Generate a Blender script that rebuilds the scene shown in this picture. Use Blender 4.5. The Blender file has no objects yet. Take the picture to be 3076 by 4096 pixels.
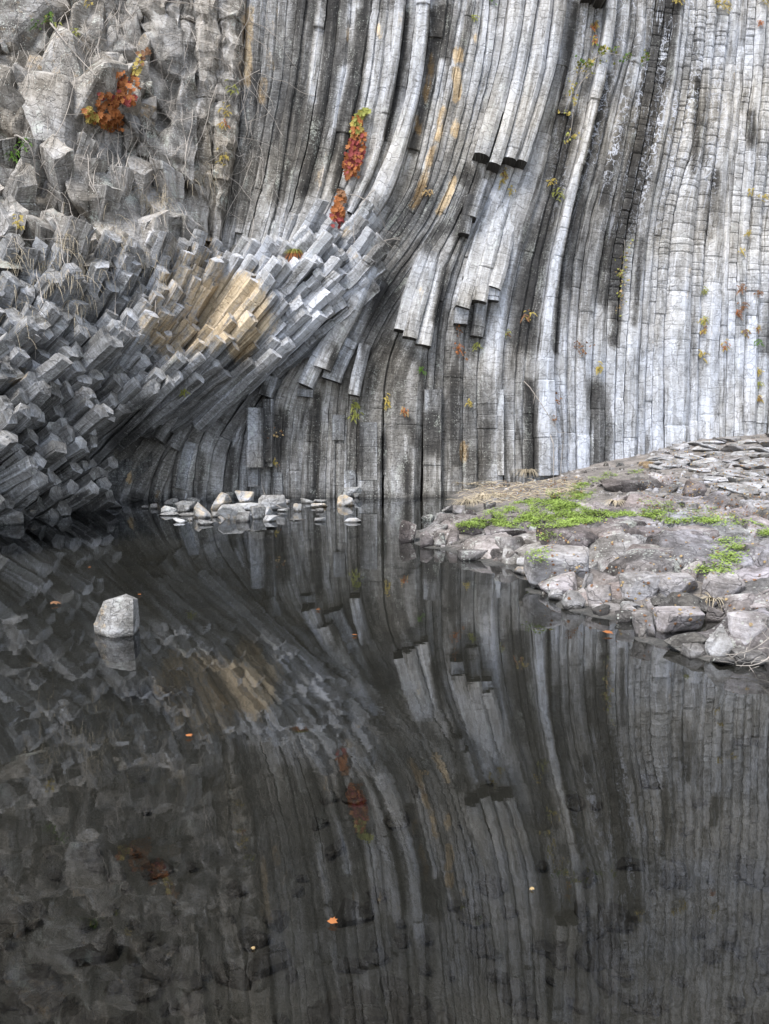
import bpy, bmesh, math, random
import numpy as np
from mathutils import Vector, Matrix, Quaternion

# ------------------------------------------------------------------ camera, sky, sun, exposure
S = bpy.context.scene
COL = S.collection
RNG = random.Random(7)
NR = np.random.RandomState(11)

CAM_H = 2.0
F_PX, CU, CV = 3085.0, 1538.0, 2048.0          # focal length and centre measured on the 3076 x 4096 photograph
PITCH = math.atan((2048 - 1675) / F_PX)
cam_d = bpy.data.cameras.new('camera'); cam = bpy.data.objects.new('camera', cam_d); COL.objects.link(cam)
cam.location = (0, 0, CAM_H); cam.rotation_euler = (math.pi / 2 - PITCH, 0, 0)
cam_d.sensor_fit = 'VERTICAL'; cam_d.sensor_height = 36.0; cam_d.lens = 36.0 * F_PX / 4096
cam_d.clip_end = 2000
S.camera = cam

SUN_EL, SUN_AZ = math.radians(55), math.radians(215)     # high, behind the left shoulder
W = bpy.data.worlds.new('World'); S.world = W; W.use_nodes = True
wn = W.node_tree; wn.nodes.clear()
sky = wn.nodes.new('ShaderNodeTexSky'); sky.sky_type = 'NISHITA'; sky.sun_disc = False
sky.sun_elevation = SUN_EL; sky.sun_rotation = SUN_AZ
sky.air_density = 1.0; sky.dust_density = 1.0; sky.ozone_density = 1.0
hs = wn.nodes.new('ShaderNodeHueSaturation'); hs.inputs['Saturation'].default_value = 0.5   # overcast
bg = wn.nodes.new('ShaderNodeBackground'); bg.inputs['Strength'].default_value = 0.115
wo = wn.nodes.new('ShaderNodeOutputWorld')
wn.links.new(sky.outputs[0], hs.inputs['Color']); wn.links.new(hs.outputs[0], bg.inputs['Color'])
wn.links.new(bg.outputs[0], wo.inputs['Surface'])
sd = bpy.data.lights.new('sun', 'SUN'); sd.energy = 1.5; sd.angle = math.radians(25); sd.color = (1, .97, .93)
so = bpy.data.objects.new('sun', sd); COL.objects.link(so)
sv = Vector((math.cos(SUN_EL) * math.sin(SUN_AZ), math.cos(SUN_EL) * math.cos(SUN_AZ), math.sin(SUN_EL)))
so.rotation_euler = sv.to_track_quat('Z', 'Y').to_euler(); so.location = (0, -5, 30)

S.view_settings.view_transform = 'Standard'; S.view_settings.look = 'None'
S.view_settings.exposure = 1.7; S.view_settings.gamma = 1.0; S.view_settings.use_curve_mapping = False
S.cycles.use_denoising = True
S.cycles.max_bounces = 6; S.cycles.diffuse_bounces = 3; S.cycles.glossy_bounces = 3
S.cycles.transparent_max_bounces = 6

# ------------------------------------------------------------------ measuring helpers
cp, sp = math.cos(PITCH), math.sin(PITCH)
def rays(u, v):
    """direction (y = 1) of the photograph's pixel"""
    u = np.asarray(u, float); v = np.asarray(v, float)
    x = (u - CU) / F_PX; y = -(v - CV) / F_PX
    dy = cp + y * sp; dz = -sp + y * cp
    return np.stack([x / dy, np.ones_like(dy), dz / dy], -1)
def at(u, v, depth):
    r = rays(u, v); d = np.asarray(depth, float)[..., None]
    return r * d + np.array([0, 0, CAM_H])
def pix(P):
    P = np.asarray(P, float); q = P - np.array([0, 0, CAM_H])
    f = q[..., 1] * cp - q[..., 2] * sp; up = q[..., 1] * sp + q[..., 2] * cp
    return CU + F_PX * q[..., 0] / f, CV - F_PX * up / f
def on_level(u, v, z=0.0):
    r = rays(u, v); k = (z - CAM_H) / r[..., 2]
    return r * k[..., None] + np.array([0, 0, CAM_H])

def hash3(i, j, k, s):
    n = (i * 374761393 + j * 668265263 + k * 2147483647 + s * 1274126177) & 0xffffffff
    n = ((n ^ (n >> 13)) * 1274126177) & 0xffffffff
    n = ((n ^ (n >> 16)) * 2246822519) & 0xffffffff
    return ((n ^ (n >> 15)) & 0xffff) / 65535.0
def vnoise(P, seed=0):
    P = np.asarray(P, float); fl = np.floor(P).astype(np.int64); t = P - fl; t = t * t * (3 - 2 * t)
    out = 0
    for a in (0, 1):
        for b in (0, 1):
            for c in (0, 1):
                w = (t[..., 0] if a else 1 - t[..., 0]) * (t[..., 1] if b else 1 - t[..., 1]) * (t[..., 2] if c else 1 - t[..., 2])
                out = out + w * hash3(fl[..., 0] + a, fl[..., 1] + b, fl[..., 2] + c, seed)
    return out * 2 - 1
def fbm(P, octv=3, seed=0):
    P = np.asarray(P, float); o = 0; a = 1.0
    for k in range(octv):
        o = o + a * vnoise(P * 2.03 ** k + 17.3 * k, seed + k); a *= .5
    return o / 1.75

class RBF:
    def __init__(s, pts):
        a = np.array(pts, float); s.p = a[:, :-1]; n = len(a); dim = s.p.shape[1]; s.k = dim
        K = np.linalg.norm(s.p[:, None] - s.p[None], axis=-1)
        A = np.zeros((n + dim + 1,) * 2); A[:n, :n] = K; A[:n, n] = 1; A[:n, n + 1:] = s.p
        A[n, :n] = 1; A[n + 1:, :n] = s.p.T
        b = np.zeros(n + dim + 1); b[:n] = a[:, -1]
        s.w = np.linalg.solve(A + 1e-9 * np.eye(len(A)), b)
    def __call__(s, *q):
        q = np.stack([np.asarray(c, float) for c in q], -1); sh = q.shape[:-1]; q = q.reshape(-1, s.k)
        n = len(s.p); out = np.empty(len(q))
        for i in range(0, len(q), 20000):
            b = q[i:i + 20000]
            K = np.linalg.norm(b[:, None] - s.p[None], axis=-1)
            out[i:i + 20000] = K @ s.w[:n] + s.w[n] + b @ s.w[n + 1:]
        return out.reshape(sh)

# depth (metres in front of the camera) of the wall of long columns and of the rock that stands out from it on the left
def d_wall(u, v):
    u = np.asarray(u, float); v = np.asarray(v, float)
    b = np.interp(u, [-200, 300, 500, 700, 900, 1300, 1690, 2100, 2600, 3076, 3400],
                  [18.8, 18.8, 18.9, 19.3, 19.6, 19.8, 19.9, 20.4, 21.3, 22.0, 22.4])
    return b + 3.0e-4 * np.clip(1985 - v, -200, 3000)
d_fan0 = RBF([(900, 1300, 17.6), (1300, 1100, 18.7), (1500, 1000, 19.3), (600, 1100, 17.2), (300, 1300, 15.9), (0, 1300, 14.8),
             (-200, 1300, 14.0), (0, 1000, 15.6), (400, 900, 17.4), (900, 940, 19.2), (0, 1700, 14.0), (-200, 1700, 13.2),
             (300, 1800, 15.7), (0, 2080, 14.2), (300, 2040, 16.0), (480, 1990, 17.4), (600, 1650, 17.5), (1100, 1440, 18.6),
             (700, 1500, 17.3), (870, 1270, 18.9), (780, 1340, 18.4), (940, 1210, 18.6), (1000, 1330, 18.2), (1000, 1150, 17.9),
             (0, 600, 17.0), (-200, 600, 16.4), (0, 0, 18.6), (500, 500, 18.4), (500, 0, 19.5), (900, 500, 19.7), (900, 0, 20.0),
             (-200, -300, 18.8), (500, -400, 20), (1400, 800, 19.6), (1250, 1290, 18.8)])

def d_fan(u, v):
    u = np.asarray(u, float); v = np.asarray(v, float); q = u * .616 + v * .788
    w = np.clip((v - 1000) / 150, 0, 1) * np.clip((1150 - u) / 200, 0, 1)
    return d_fan0(u, v) + w * .3 * np.sin(2 * math.pi * (q + 30 * np.sin(u / 170)) / 235)
d_phi = RBF([(300, 1500, -3), (0, 1300, 0), (600, 1150, 10), (760, 1000, 22), (900, 1040, 14), (1050, 1000, 10), (1300, 1100, 0), (1100, 1400, -5), (900, 1480, -9), (700, 1600, -5), (100, 1900, -4), (300, 1050, 6), (1450, 1000, 4), (500, 1300, 2)])
# ------------------------------------------------------------------ stains on the rock: dark, pale and iron-yellow runs that follow the columns, plus painted shade in the left hollow
def seg_dist(u, v, pts):
    d = np.full(np.shape(u), 1e9)
    for (a, b), (c, e) in zip(pts[:-1], pts[1:]):
        dx, dy = c - a, e - b; L = dx * dx + dy * dy + 1e-9
        t = np.clip(((u - a) * dx + (v - b) * dy) / L, 0, 1)
        d = np.minimum(d, np.hypot(u - a - t * dx, v - b - t * dy))
    return d
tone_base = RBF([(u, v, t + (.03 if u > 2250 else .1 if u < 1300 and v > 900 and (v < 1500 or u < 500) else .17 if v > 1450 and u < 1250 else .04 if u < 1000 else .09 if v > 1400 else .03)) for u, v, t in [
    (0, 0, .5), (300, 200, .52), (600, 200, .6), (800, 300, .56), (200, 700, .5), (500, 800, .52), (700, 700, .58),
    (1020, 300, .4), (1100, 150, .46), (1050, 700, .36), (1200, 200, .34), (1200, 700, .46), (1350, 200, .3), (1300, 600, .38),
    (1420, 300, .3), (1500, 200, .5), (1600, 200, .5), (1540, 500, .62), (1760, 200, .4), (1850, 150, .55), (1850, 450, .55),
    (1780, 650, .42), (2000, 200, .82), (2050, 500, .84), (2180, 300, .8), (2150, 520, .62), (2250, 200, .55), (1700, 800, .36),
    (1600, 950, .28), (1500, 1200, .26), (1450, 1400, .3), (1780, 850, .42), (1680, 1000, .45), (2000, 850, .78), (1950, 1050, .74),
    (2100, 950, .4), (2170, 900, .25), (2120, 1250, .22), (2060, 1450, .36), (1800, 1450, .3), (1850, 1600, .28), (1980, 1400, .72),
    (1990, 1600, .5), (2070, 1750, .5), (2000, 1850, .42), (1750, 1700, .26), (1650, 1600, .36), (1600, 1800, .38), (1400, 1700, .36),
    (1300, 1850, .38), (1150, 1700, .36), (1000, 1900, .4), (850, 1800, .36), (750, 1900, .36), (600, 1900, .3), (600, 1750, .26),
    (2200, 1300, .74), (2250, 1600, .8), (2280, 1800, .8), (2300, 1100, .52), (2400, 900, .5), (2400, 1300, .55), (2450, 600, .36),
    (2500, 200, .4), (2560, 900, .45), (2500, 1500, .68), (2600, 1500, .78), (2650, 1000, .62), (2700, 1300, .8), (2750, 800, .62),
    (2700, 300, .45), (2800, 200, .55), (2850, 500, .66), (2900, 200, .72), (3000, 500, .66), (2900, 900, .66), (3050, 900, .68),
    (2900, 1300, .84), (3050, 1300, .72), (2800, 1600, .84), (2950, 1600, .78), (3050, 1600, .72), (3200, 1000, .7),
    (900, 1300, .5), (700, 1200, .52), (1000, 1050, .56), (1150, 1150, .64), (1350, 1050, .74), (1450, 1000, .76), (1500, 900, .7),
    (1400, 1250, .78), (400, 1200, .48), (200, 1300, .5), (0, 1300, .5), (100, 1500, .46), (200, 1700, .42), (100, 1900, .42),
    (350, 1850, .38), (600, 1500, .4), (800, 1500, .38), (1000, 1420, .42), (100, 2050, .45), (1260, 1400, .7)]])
# (points, radius in px, tone, strength)
STROKES = [
    ([(1295, 50), (1278, 200), (1262, 320), (1266, 400)], 26, .95, 1), ([(1385, 290), (1372, 420), (1355, 560)], 26, .9, 1),
    ([(1418, 40), (1422, 180)], 20, .75, 1), ([(1490, 60), (1482, 250), (1462, 380), (1448, 440)], 28, .85, 1),
    ([(1590, 60), (1572, 250), (1545, 400), (1515, 560), (1480, 680)], 34, .84, 1),
    ([(1693, 0), (1685, 200), (1665, 350), (1630, 500), (1580, 650), (1530, 760)], 36, .95, 1),
    ([(1730, 60), (1715, 300), (1680, 480), (1650, 600)], 20, .06, 1), ([(1625, 60), (1612, 250), (1580, 400), (1545, 560)], 12, .1, 1),
    ([(1470, 0), (1455, 250), (1425, 420), (1390, 560), (1340, 760)], 14, .05, 1),
    ([(1790, 40), (1770, 200), (1745, 360)], 20, .18, 1), ([(1765, 260), (1750, 400), (1720, 540), (1690, 660)], 20, .85, 1),
    ([(1870, 700), (1840, 790), (1810, 850)], 36, .12, 1), ([(1830, 760), (1770, 900), (1710, 990)], 26, .66, .9),
    ([(1790, 900), (1640, 1040), (1560, 1150), (1490, 1290)], 26, .1, .8), ([(1590, 900), (1480, 1030)], 30, .2, .8),
    ([(1680, 1040), (1640, 1170), (1600, 1330)], 30, .76, 1), ([(1715, 1070), (1660, 1280), (1640, 1360)], 30, .74, 1),
    ([(1755, 1080), (1720, 1200), (1690, 1390)], 30, .7, 1), ([(1790, 1060), (1760, 1200), (1740, 1290)], 16, .02, 1),
    ([(1840, 950), (1810, 1110), (1780, 1290)], 26, .3, .9),
    ([(1995, 740), (1930, 940), (1850, 1200)], 54, .74, 1), ([(2060, 760), (1990, 1000), (1950, 1180)], 54, .72, 1),
    ([(2010, 1200), (1985, 1330), (1968, 1480)], 28, .82, 1), ([(1900, 1300), (1880, 1420)], 22, .2, .8),
    ([(2268, 480), (2215, 740), (2185, 950), (2130, 1200), (2100, 1360)], 52, .04, 1), ([(2232, 500), (2180, 700), (2130, 900)], 20, .6, .6),
    ([(2436, 0), (2420, 130), (2400, 270), (2384, 360), (2355, 480), (2318, 620), (2284, 760), (2255, 900), (2220, 1040), (2200, 1180),
      (2186, 1330), (2175, 1470)], 30, .95, 1),
    ([(2425, 320), (2395, 440), (2362, 560), (2330, 680), (2305, 800), (2275, 920), (2245, 1060), (2226, 1200), (2213, 1400)], 15, .05, 1),
    ([(2600, 30), (2585, 230), (2560, 380)], 16, .3, .8), ([(2568, 40), (2556, 280), (2538, 340)], 18, .95, 1),
    ([(2500, 40), (2490, 250), (2470, 330), (2450, 480), (2445, 600)], 20, .78, .8),
    ([(2665, 0), (2640, 200), (2610, 320), (2585, 480), (2560, 620), (2520, 800), (2490, 950)], 44, .02, 1),
    ([(2700, 40), (2680, 240), (2655, 340)], 20, .08, 1), ([(2455, 960), (2440, 1080), (2430, 1180)], 46, .06, 1),
    ([(2500, 800), (2475, 980), (2465, 1200), (2455, 1380)], 16, .1, 1), ([(2410, 1100), (2400, 1200)], 14, .1, 1),
    ([(2730, 60), (2715, 200), (2700, 330), (2670, 440), (2660, 500)], 18, .9, .9), ([(2790, 320), (2780, 560), (2765, 690)], 12, .2, 1),
    ([(2825, 500), (2820, 640)], 22, .35, .7), ([(2835, 800), (2830, 930)], 26, .3, .7), ([(2870, 810), (2865, 900)], 22, .3, .7),
    ([(3000, 460), (2996, 580)], 16, .12, 1), ([(2858, 700), (2855, 760)], 16, .15, 1),
    ([(2380, 1560), (2405, 1700), (2400, 1840)], 42, .24, 1), ([(2115, 1540), (2118, 1700), (2118, 1880)], 20, .02, 1),
    ([(2780, 1180), (2775, 1500)], 14, .5, .7), ([(3076, 1220), (3060, 1400)], 24, .4, .8), ([(2950, 1200), (2955, 1330)], 22, .45, .7),
    ([(1725, 1680), (1722, 1790)], 32, -.05, 1), ([(1640, 1680), (1660, 1780)], 14, .02, 1), ([(1815, 1500), (1815, 1700), (1828, 1850)], 22, .04, 1),
    ([(1435, 1700), (1432, 1880)], 14, .06, 1), ([(1535, 1750), (1528, 1870)], 12, .05, 1), ([(1272, 1580), (1262, 1980)], 14, .05, 1),
    ([(1120, 1660), (1115, 1820)], 24, .14, .9), ([(1240, 1640), (1240, 1760)], 12, .1, .8), ([(1622, 1850), (1628, 1960)], 10, .0, 1),
    ([(928, 1800), (915, 1960)], 16, .12, .9), ([(812, 1830), (806, 1960)], 14, .14, .9), ([(862, 1810), (866, 1980)], 12, .72, .9),
    ([(1580, 1880), (1580, 1970)], 12, .7, .8), ([(1750, 1850), (1750, 1930)], 12, .66, .8), ([(1940, 1700), (1930, 1900)], 18, .12, .9),
    ([(1640, 1460), (1650, 1620)], 14, .66, .7), ([(1410, 1420), (1385, 1500)], 12, .72, .9), ([(1440, 1350), (1420, 1570)], 16, .6, .8),
    ([(2050, 1700), (2052, 1900)], 14, .72, .9), ([(1330, 1400), (1318, 1485)], 20, .16, 1), ([(1060, 1560), (1080, 1860)], 18, .1, .9),
    ([(1000, 1640), (1030, 1860)], 24, .48, .8), ([(560, 1640), (500, 1790)], 50, .18, .8), ([(640, 1760), (560, 1900)], 40, .25, .5)]
STROKES += [([(1330, 0), (1312, 300), (1275, 540), (1225, 760)], 30, .06, 1), ([(1225, 0), (1195, 300), (1155, 560), (1110, 780)], 34, .16, .9), ([(1440, 60), (1410, 300), (1370, 480), (1320, 640)], 17, .04, 1),
            ([(1030, 330), (1000, 600), (950, 850)], 50, .26, .9), ([(1690, 770), (1600, 900), (1490, 1030)], 30, .08, .9), ([(2300, 30), (2278, 200), (2245, 400)], 14, .06, 1), ([(2480, 520), (2440, 680), (2405, 820)], 20, .1, .9),
            ([(2330, 760), (2290, 960), (2265, 1150)], 14, .12, .9), ([(2560, 960), (2545, 1130), (2530, 1300)], 12, .14, .9), ([(1755, 40), (1735, 260), (1700, 440)], 18, .06, 1), ([(2165, 900), (2140, 1080)], 26, .04, 1), ([(1900, 720), (1870, 820), (1830, 930)], 24, .08, .9),
            ([(470, 1760), (520, 1720)], 34, .04, 1), ([(1474, 1105), (1400, 1270), (1340, 1385), (1285, 1480)], 36, .8, 1), ([(1345, 1400), (1330, 1485)], 14, .2, .9), ([(1400, 1240), (1290, 1430), (1235, 1548)], 26, .78, 1), ([(1460, 960), (1380, 1080)], 70, .78, .8),  # first stroke: shade of the left hollow painted dark
            ([(1500, 1150), (1440, 1290)], 18, .62, .9), ([(1435, 1420), (1418, 1580)], 18, .7, 1)]
OCHRE = [
    ([(1000, 40), (995, 200), (985, 330)], 22, .8), ([(1055, 330), (1050, 400)], 24, .65), ([(1075, 210), (1085, 280)], 16, .55), ([(1110, 30), (1100, 130)], 16, .35),
    ([(1400, 100), (1395, 160)], 12, .6), ([(1515, 110), (1520, 140)], 16, .6), ([(1600, 80), (1595, 120)], 16, .4),
    ([(1828, 210), (1838, 240)], 20, 1), ([(1828, 290), (1828, 370), (1825, 400)], 18, 1), ([(1725, 230), (1715, 310), (1700, 400)], 14, .7),
    ([(1670, 480), (1672, 530)], 16, .7), ([(1775, 440), (1762, 500), (1750, 560)], 16, .8), ([(1895, 150), (1900, 175)], 14, .7),
    ([(1730, 600), (1700, 700), (1680, 780), (1650, 830)], 18, .7), ([(1815, 720), (1795, 780), (1755, 850)], 14, 1.1), ([(1825, 500), (1815, 540)], 18, .8),
    ([(1680, 770), (1660, 800)], 20, .7), ([(900, 1290), (840, 1200), (960, 1180), (1000, 1270)], 100, .85), ([(660, 1330), (820, 1330)], 80, .75), ([(700, 1200), (760, 1120)], 50, .5), ([(760, 1050), (690, 1140), (640, 1240)], 70, .6),
    ([(840, 1000), (860, 1060)], 40, .55), ([(1030, 1300), (960, 1400)], 50, .8), ([(640, 1150), (600, 1240)], 40, .5), ([(560, 1350), (600, 1260)], 40, .55),
    ([(660, 1390), (700, 1420)], 40, .6), ([(515, 1870), (520, 1910)], 14, 1.0), ([(640, 1960), (630, 1990)], 14, .6), ([(1856, 1780), (1852, 1830)], 16, 1.1), ([(100, 1490), (60, 1520)], 30, .5),
    ([(1350, 860), (1380, 930)], 30, .5), ([(1400, 1000), (1430, 1040)], 20, .4), ([(1680, 1170), (1660, 1230)], 20, .3), ([(2750, 1000), (2745, 1400)], 14, .38), ([(2600, 1280), (2600, 1400)], 30, .25),
    ([(2930, 260), (2940, 300)], 20, .4), ([(2840, 1290), (2860, 1330)], 30, .3), ([(1310, 620), (1260, 760)], 20, .35), ([(1180, 870), (1150, 930)], 22, .35), ([(270, 400), (260, 420)], 30, .5)]
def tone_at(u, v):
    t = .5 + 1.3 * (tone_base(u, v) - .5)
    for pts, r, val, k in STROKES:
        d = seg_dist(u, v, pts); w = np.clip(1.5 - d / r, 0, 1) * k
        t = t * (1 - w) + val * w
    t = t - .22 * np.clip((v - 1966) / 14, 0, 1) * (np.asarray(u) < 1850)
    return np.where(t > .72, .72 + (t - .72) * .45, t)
def ochre_at(u, v):
    o = np.zeros(np.shape(u))
    for pts, r, val in OCHRE:
        d = seg_dist(u, v, pts); o = np.maximum(o, val * np.clip(1.6 - d / r, 0, 1))
    return o

# ------------------------------------------------------------------ materials
def nt(name):
    m = bpy.data.materials.new(name); m.use_nodes = True; t = m.node_tree; t.nodes.clear()
    out = t.nodes.new('ShaderNodeOutputMaterial')
    return m, t, out
class N:
    def __init__(s, t): s.t = t
    def add(s, typ, ins=None, **kw):
        n = s.t.nodes.new(typ)
        for k, v in kw.items(): setattr(n, k, v)
        for k, v in (ins or {}).items():
            if isinstance(v, bpy.types.NodeSocket): s.t.links.new(v, n.inputs[k])
            else: n.inputs[k].default_value = v
        return n
    def math(s, op, a, b=None, c=None):
        n = s.t.nodes.new('ShaderNodeMath'); n.operation = op
        for i, x in enumerate((a, b, c)):
            if x is None: continue
            if isinstance(x, bpy.types.NodeSocket): s.t.links.new(x, n.inputs[i])
            else: n.inputs[i].default_value = x
        return n.outputs[0]
    def noise(s, vec, scale, detail=5, rough=.6, dist=0):
        return s.add('ShaderNodeTexNoise', {'Vector': vec, 'Scale': scale, 'Detail': detail, 'Roughness': rough, 'Distortion': dist}).outputs['Fac']
    def vmul(s, vec, xyz):
        return s.add('ShaderNodeVectorMath', {0: vec, 1: xyz}, operation='MULTIPLY').outputs[0]
    def attr(s, name, out='Fac'):
        return s.add('ShaderNodeAttribute', attribute_name=name).outputs[out]
    def mix(s, f, a, b, mode='MIX'):
        n = s.t.nodes.new('ShaderNodeMix'); n.data_type = 'RGBA'; n.blend_type = mode
        for i, x in ((0, f), (6, a), (7, b)):
            if isinstance(x, bpy.types.NodeSocket): s.t.links.new(x, n.inputs[i])
            else: n.inputs[i].default_value = x if i == 0 else (*x, 1)
        return n.outputs[2]
    def ramp(s, f, stops, interp='LINEAR'):
        n = s.t.nodes.new('ShaderNodeValToRGB'); s.t.links.new(f, n.inputs[0]); e = n.color_ramp.elements; n.color_ramp.interpolation = interp
        while len(e) < len(stops): e.new(.5)
        for el, (p, c) in zip(e, stops):
            el.position = p; el.color = (*(c if isinstance(c, tuple) else (c, c, c)), 1)
        return n.outputs[0]

def rock_mat(name, columns=True, lichen=.5, purple=0.0, calcite=0.0):
    m, t, out = nt(name); g = N(t)
    st = g.attr('st', 'Vector'); tone = g.attr('tone'); och = g.attr('ochre'); edge = g.attr('edge')
    pos = g.add('ShaderNodeTexCoord').outputs['Object']
    if columns:
        streak = g.noise(g.vmul(st, (5.0, 1.3, 1)), 1, 7, .68, .7); patch = g.noise(g.vmul(st, (2.6, .5, 1)), 1, 6, .62, .5)
        stri = g.noise(g.vmul(st, (2.6, 40, 1)), 1, 5, .7); fine = g.noise(st, 22, 7, .8)
    else:
        streak = g.noise(st, 3.2, 6, .62); patch = g.noise(st, 1.3, 4, .6, .6); stri = g.noise(g.vmul(st, (3, 3, 18)), 1, 4, .65); fine = g.noise(st, 26, 7, .8)
    def c(n, k): return g.math('MULTIPLY', g.math('SUBTRACT', n, .5), k)
    val = g.math('ADD', g.math('ADD', tone, c(streak, .8)), g.math('ADD', c(patch, .95), g.math('ADD', c(fine, .8), c(stri, .55))))
    e4 = g.math('MULTIPLY', g.math('POWER', edge, 4.0), g.math('MULTIPLY', fine, .3))
    val = g.math('ADD', val, e4)
    col = g.ramp(val, [(.0, (.034, .032, .030)), (.22, (.07, .066, .061)), (.42, (.145, .139, .13)), (.6, (.25, .243, .235)),
                       (.8, (.4, .397, .398)), (1.0, (.56, .565, .59))])
    if columns:
        dk = g.ramp(g.math('ADD', g.noise(g.vmul(st, (6.5, .42, 1)), 1.0, 6, .66, .5), c(fine, .45)), [(.575, 0.0), (.635, 1.0)])
        wt = g.ramp(g.math('ADD', g.noise(g.vmul(g.add('ShaderNodeVectorMath', {0: st, 1: (31, 17, 5)}).outputs[0], (6.0, .5, 1)), 1.0, 6, .66, .5), c(fine, .4)), [(.6, 0.0), (.65, 1.0)])
        val = g.math('ADD', val, g.math('ADD', g.math('MULTIPLY', dk, -.3), g.math('MULTIPLY', wt, .22)))
        col = g.ramp(val, [(.0, (.034, .032, .030)), (.22, (.07, .066, .061)), (.42, (.145, .139, .13)), (.6, (.25, .243, .235)), (.8, (.4, .397, .398)), (1.0, (.56, .565, .59))])
    # iron stain
    on = g.math('ADD', och, c(g.noise(g.vmul(st, (1.6, .45, 1.0)) if columns else st, 5, 6, .72), 1.9))
    of = g.ramp(on, [(.42, 0.0), (.8, 1.0)])
    oc = g.mix(g.ramp(val, [(.2, 0.0), (.8, 1.0)]), (.15, .095, .04), (.66, .5, .3))
    col = g.mix(g.math('MULTIPLY', of, .8), col, oc)
    if purple:
        col = g.mix(g.math('MULTIPLY', g.attr('hue'), purple), col, g.mix(1.0, col, (1.07, .95, .965), 'MULTIPLY'))
    if name.startswith('rough'): col = g.mix(1.0, col, (1.06, 1.0, .92), 'MULTIPLY')
    # warm and cool drift
    wc = g.noise(pos, .35, 3, .5)
    col = g.mix(g.ramp(wc, [(.35, 0.0), (.65, 1.0)]), g.mix(1.0, col, (1.04, 1.0, .93), 'MULTIPLY'), g.mix(1.0, col, (.95, .99, 1.06), 'MULTIPLY'))
    # lichen flecks and crusts
    vo = g.add('ShaderNodeTexVoronoi', {'Vector': st, 'Scale': 24.0, 'Randomness': 1.0})
    big = g.noise(g.vmul(st, (1.6, .9, 1.0)), 1.2, 4, .6)
    lf = g.math('MULTIPLY', g.math('LESS_THAN', vo.outputs['Distance'], .3), g.math('GREATER_THAN', g.math('ADD', big, c(vo.outputs['Color'], .9)), .74))
    col = g.mix(g.math('MULTIPLY', lf, lichen), col, (.46, .47, .42))
    crust = g.ramp(g.math('ADD', g.math('ADD', big, c(fine, 1.2)), c(streak, .7)), [(.66, 0.0), (.74, 1.0)])
    col = g.mix(g.math('MULTIPLY', crust, lichen * .8), col, (.47, .5, .44))
    # thin joints and hairline cracks
    vc = g.add('ShaderNodeTexVoronoi', {'Vector': g.add('ShaderNodeVectorMath', {0: g.vmul(st, (2.6, 3.6, 3.2) if columns else (2.4, 2.4, 2.4)),
               1: g.add('ShaderNodeTexNoise', {'Vector': st, 'Scale': 4.0, 'Detail': 3.0}).outputs['Color']}, operation='ADD').outputs[0], 'Scale': 1.0}, feature='DISTANCE_TO_EDGE')
    crack = g.ramp(vc.outputs['Distance'], [(.0, 1.0), (.035, 0.0)])
    col = g.mix(g.math('MULTIPLY', crack, g.math('MULTIPLY', patch, .5 if columns else .75)), col, (.05, .047, .044))
    if calcite:
        ve = g.add('ShaderNodeTexVoronoi', {'Vector': g.add('ShaderNodeVectorMath', {0: g.vmul(st, (5.5, 4.2, 1)), 1: g.vmul(g.add('ShaderNodeTexNoise', {'Vector': st, 'Scale': 5.0, 'Detail': 4.0}).outputs['Color'], (2.6, 2.6, 0))}, operation='ADD').outputs[0], 'Scale': 1.0}, feature='DISTANCE_TO_EDGE')
        cm = g.ramp(g.math('ADD', g.noise(g.vmul(st, (1.8, .35, 1)), 1, 4, .6, .3), c(fine, .5)), [(.47, 0.0), (.6, 1.0)])
        vein = g.ramp(ve.outputs['Distance'], [(.015, 1.0), (.1, 0.0)])
        runs = g.ramp(g.math('ADD', g.noise(g.vmul(st, (9, .8, 1)), 1, 5, .65, .6), c(fine, .35)), [(.6, 0.0), (.68, 1.0)])
        col = g.mix(g.math('MULTIPLY', g.math('MULTIPLY', g.math('MAXIMUM', g.math('MULTIPLY', vein, cm), g.math('MULTIPLY', runs, .8)), calcite), g.attr('calc')), col, (.6, .62, .68))
    h = g.math('ADD', g.math('MULTIPLY', fine, .7), g.math('ADD', g.math('MULTIPLY', stri, .6), g.math('ADD', g.math('MULTIPLY', streak, .8), g.math('MULTIPLY', crack, -.5))))
    bump = g.add('ShaderNodeBump', {'Height': h, 'Strength': .85, 'Distance': .035})
    b = g.add('ShaderNodeBsdfPrincipled', {'Base Color': col, 'Roughness': .86, 'Normal': bump.outputs[0]})
    b.inputs['Specular IOR Level'].default_value = .25
    t.links.new(b.outputs[0], out.inputs[0])
    return m
M_COL = rock_mat('basalt_columns', True, .45)
M_CALC = rock_mat('calcite_run_columns', True, .25, 0, .75)
M_FAN = rock_mat('basalt_blocks', True, .3)
M_ROUGH = rock_mat('rough_basalt', True, .75)
M_ROUGH2 = rock_mat('rough_block_stone', False, .9)
M_ROCK = rock_mat('boulder_stone', False, .55, 1.0)

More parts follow.
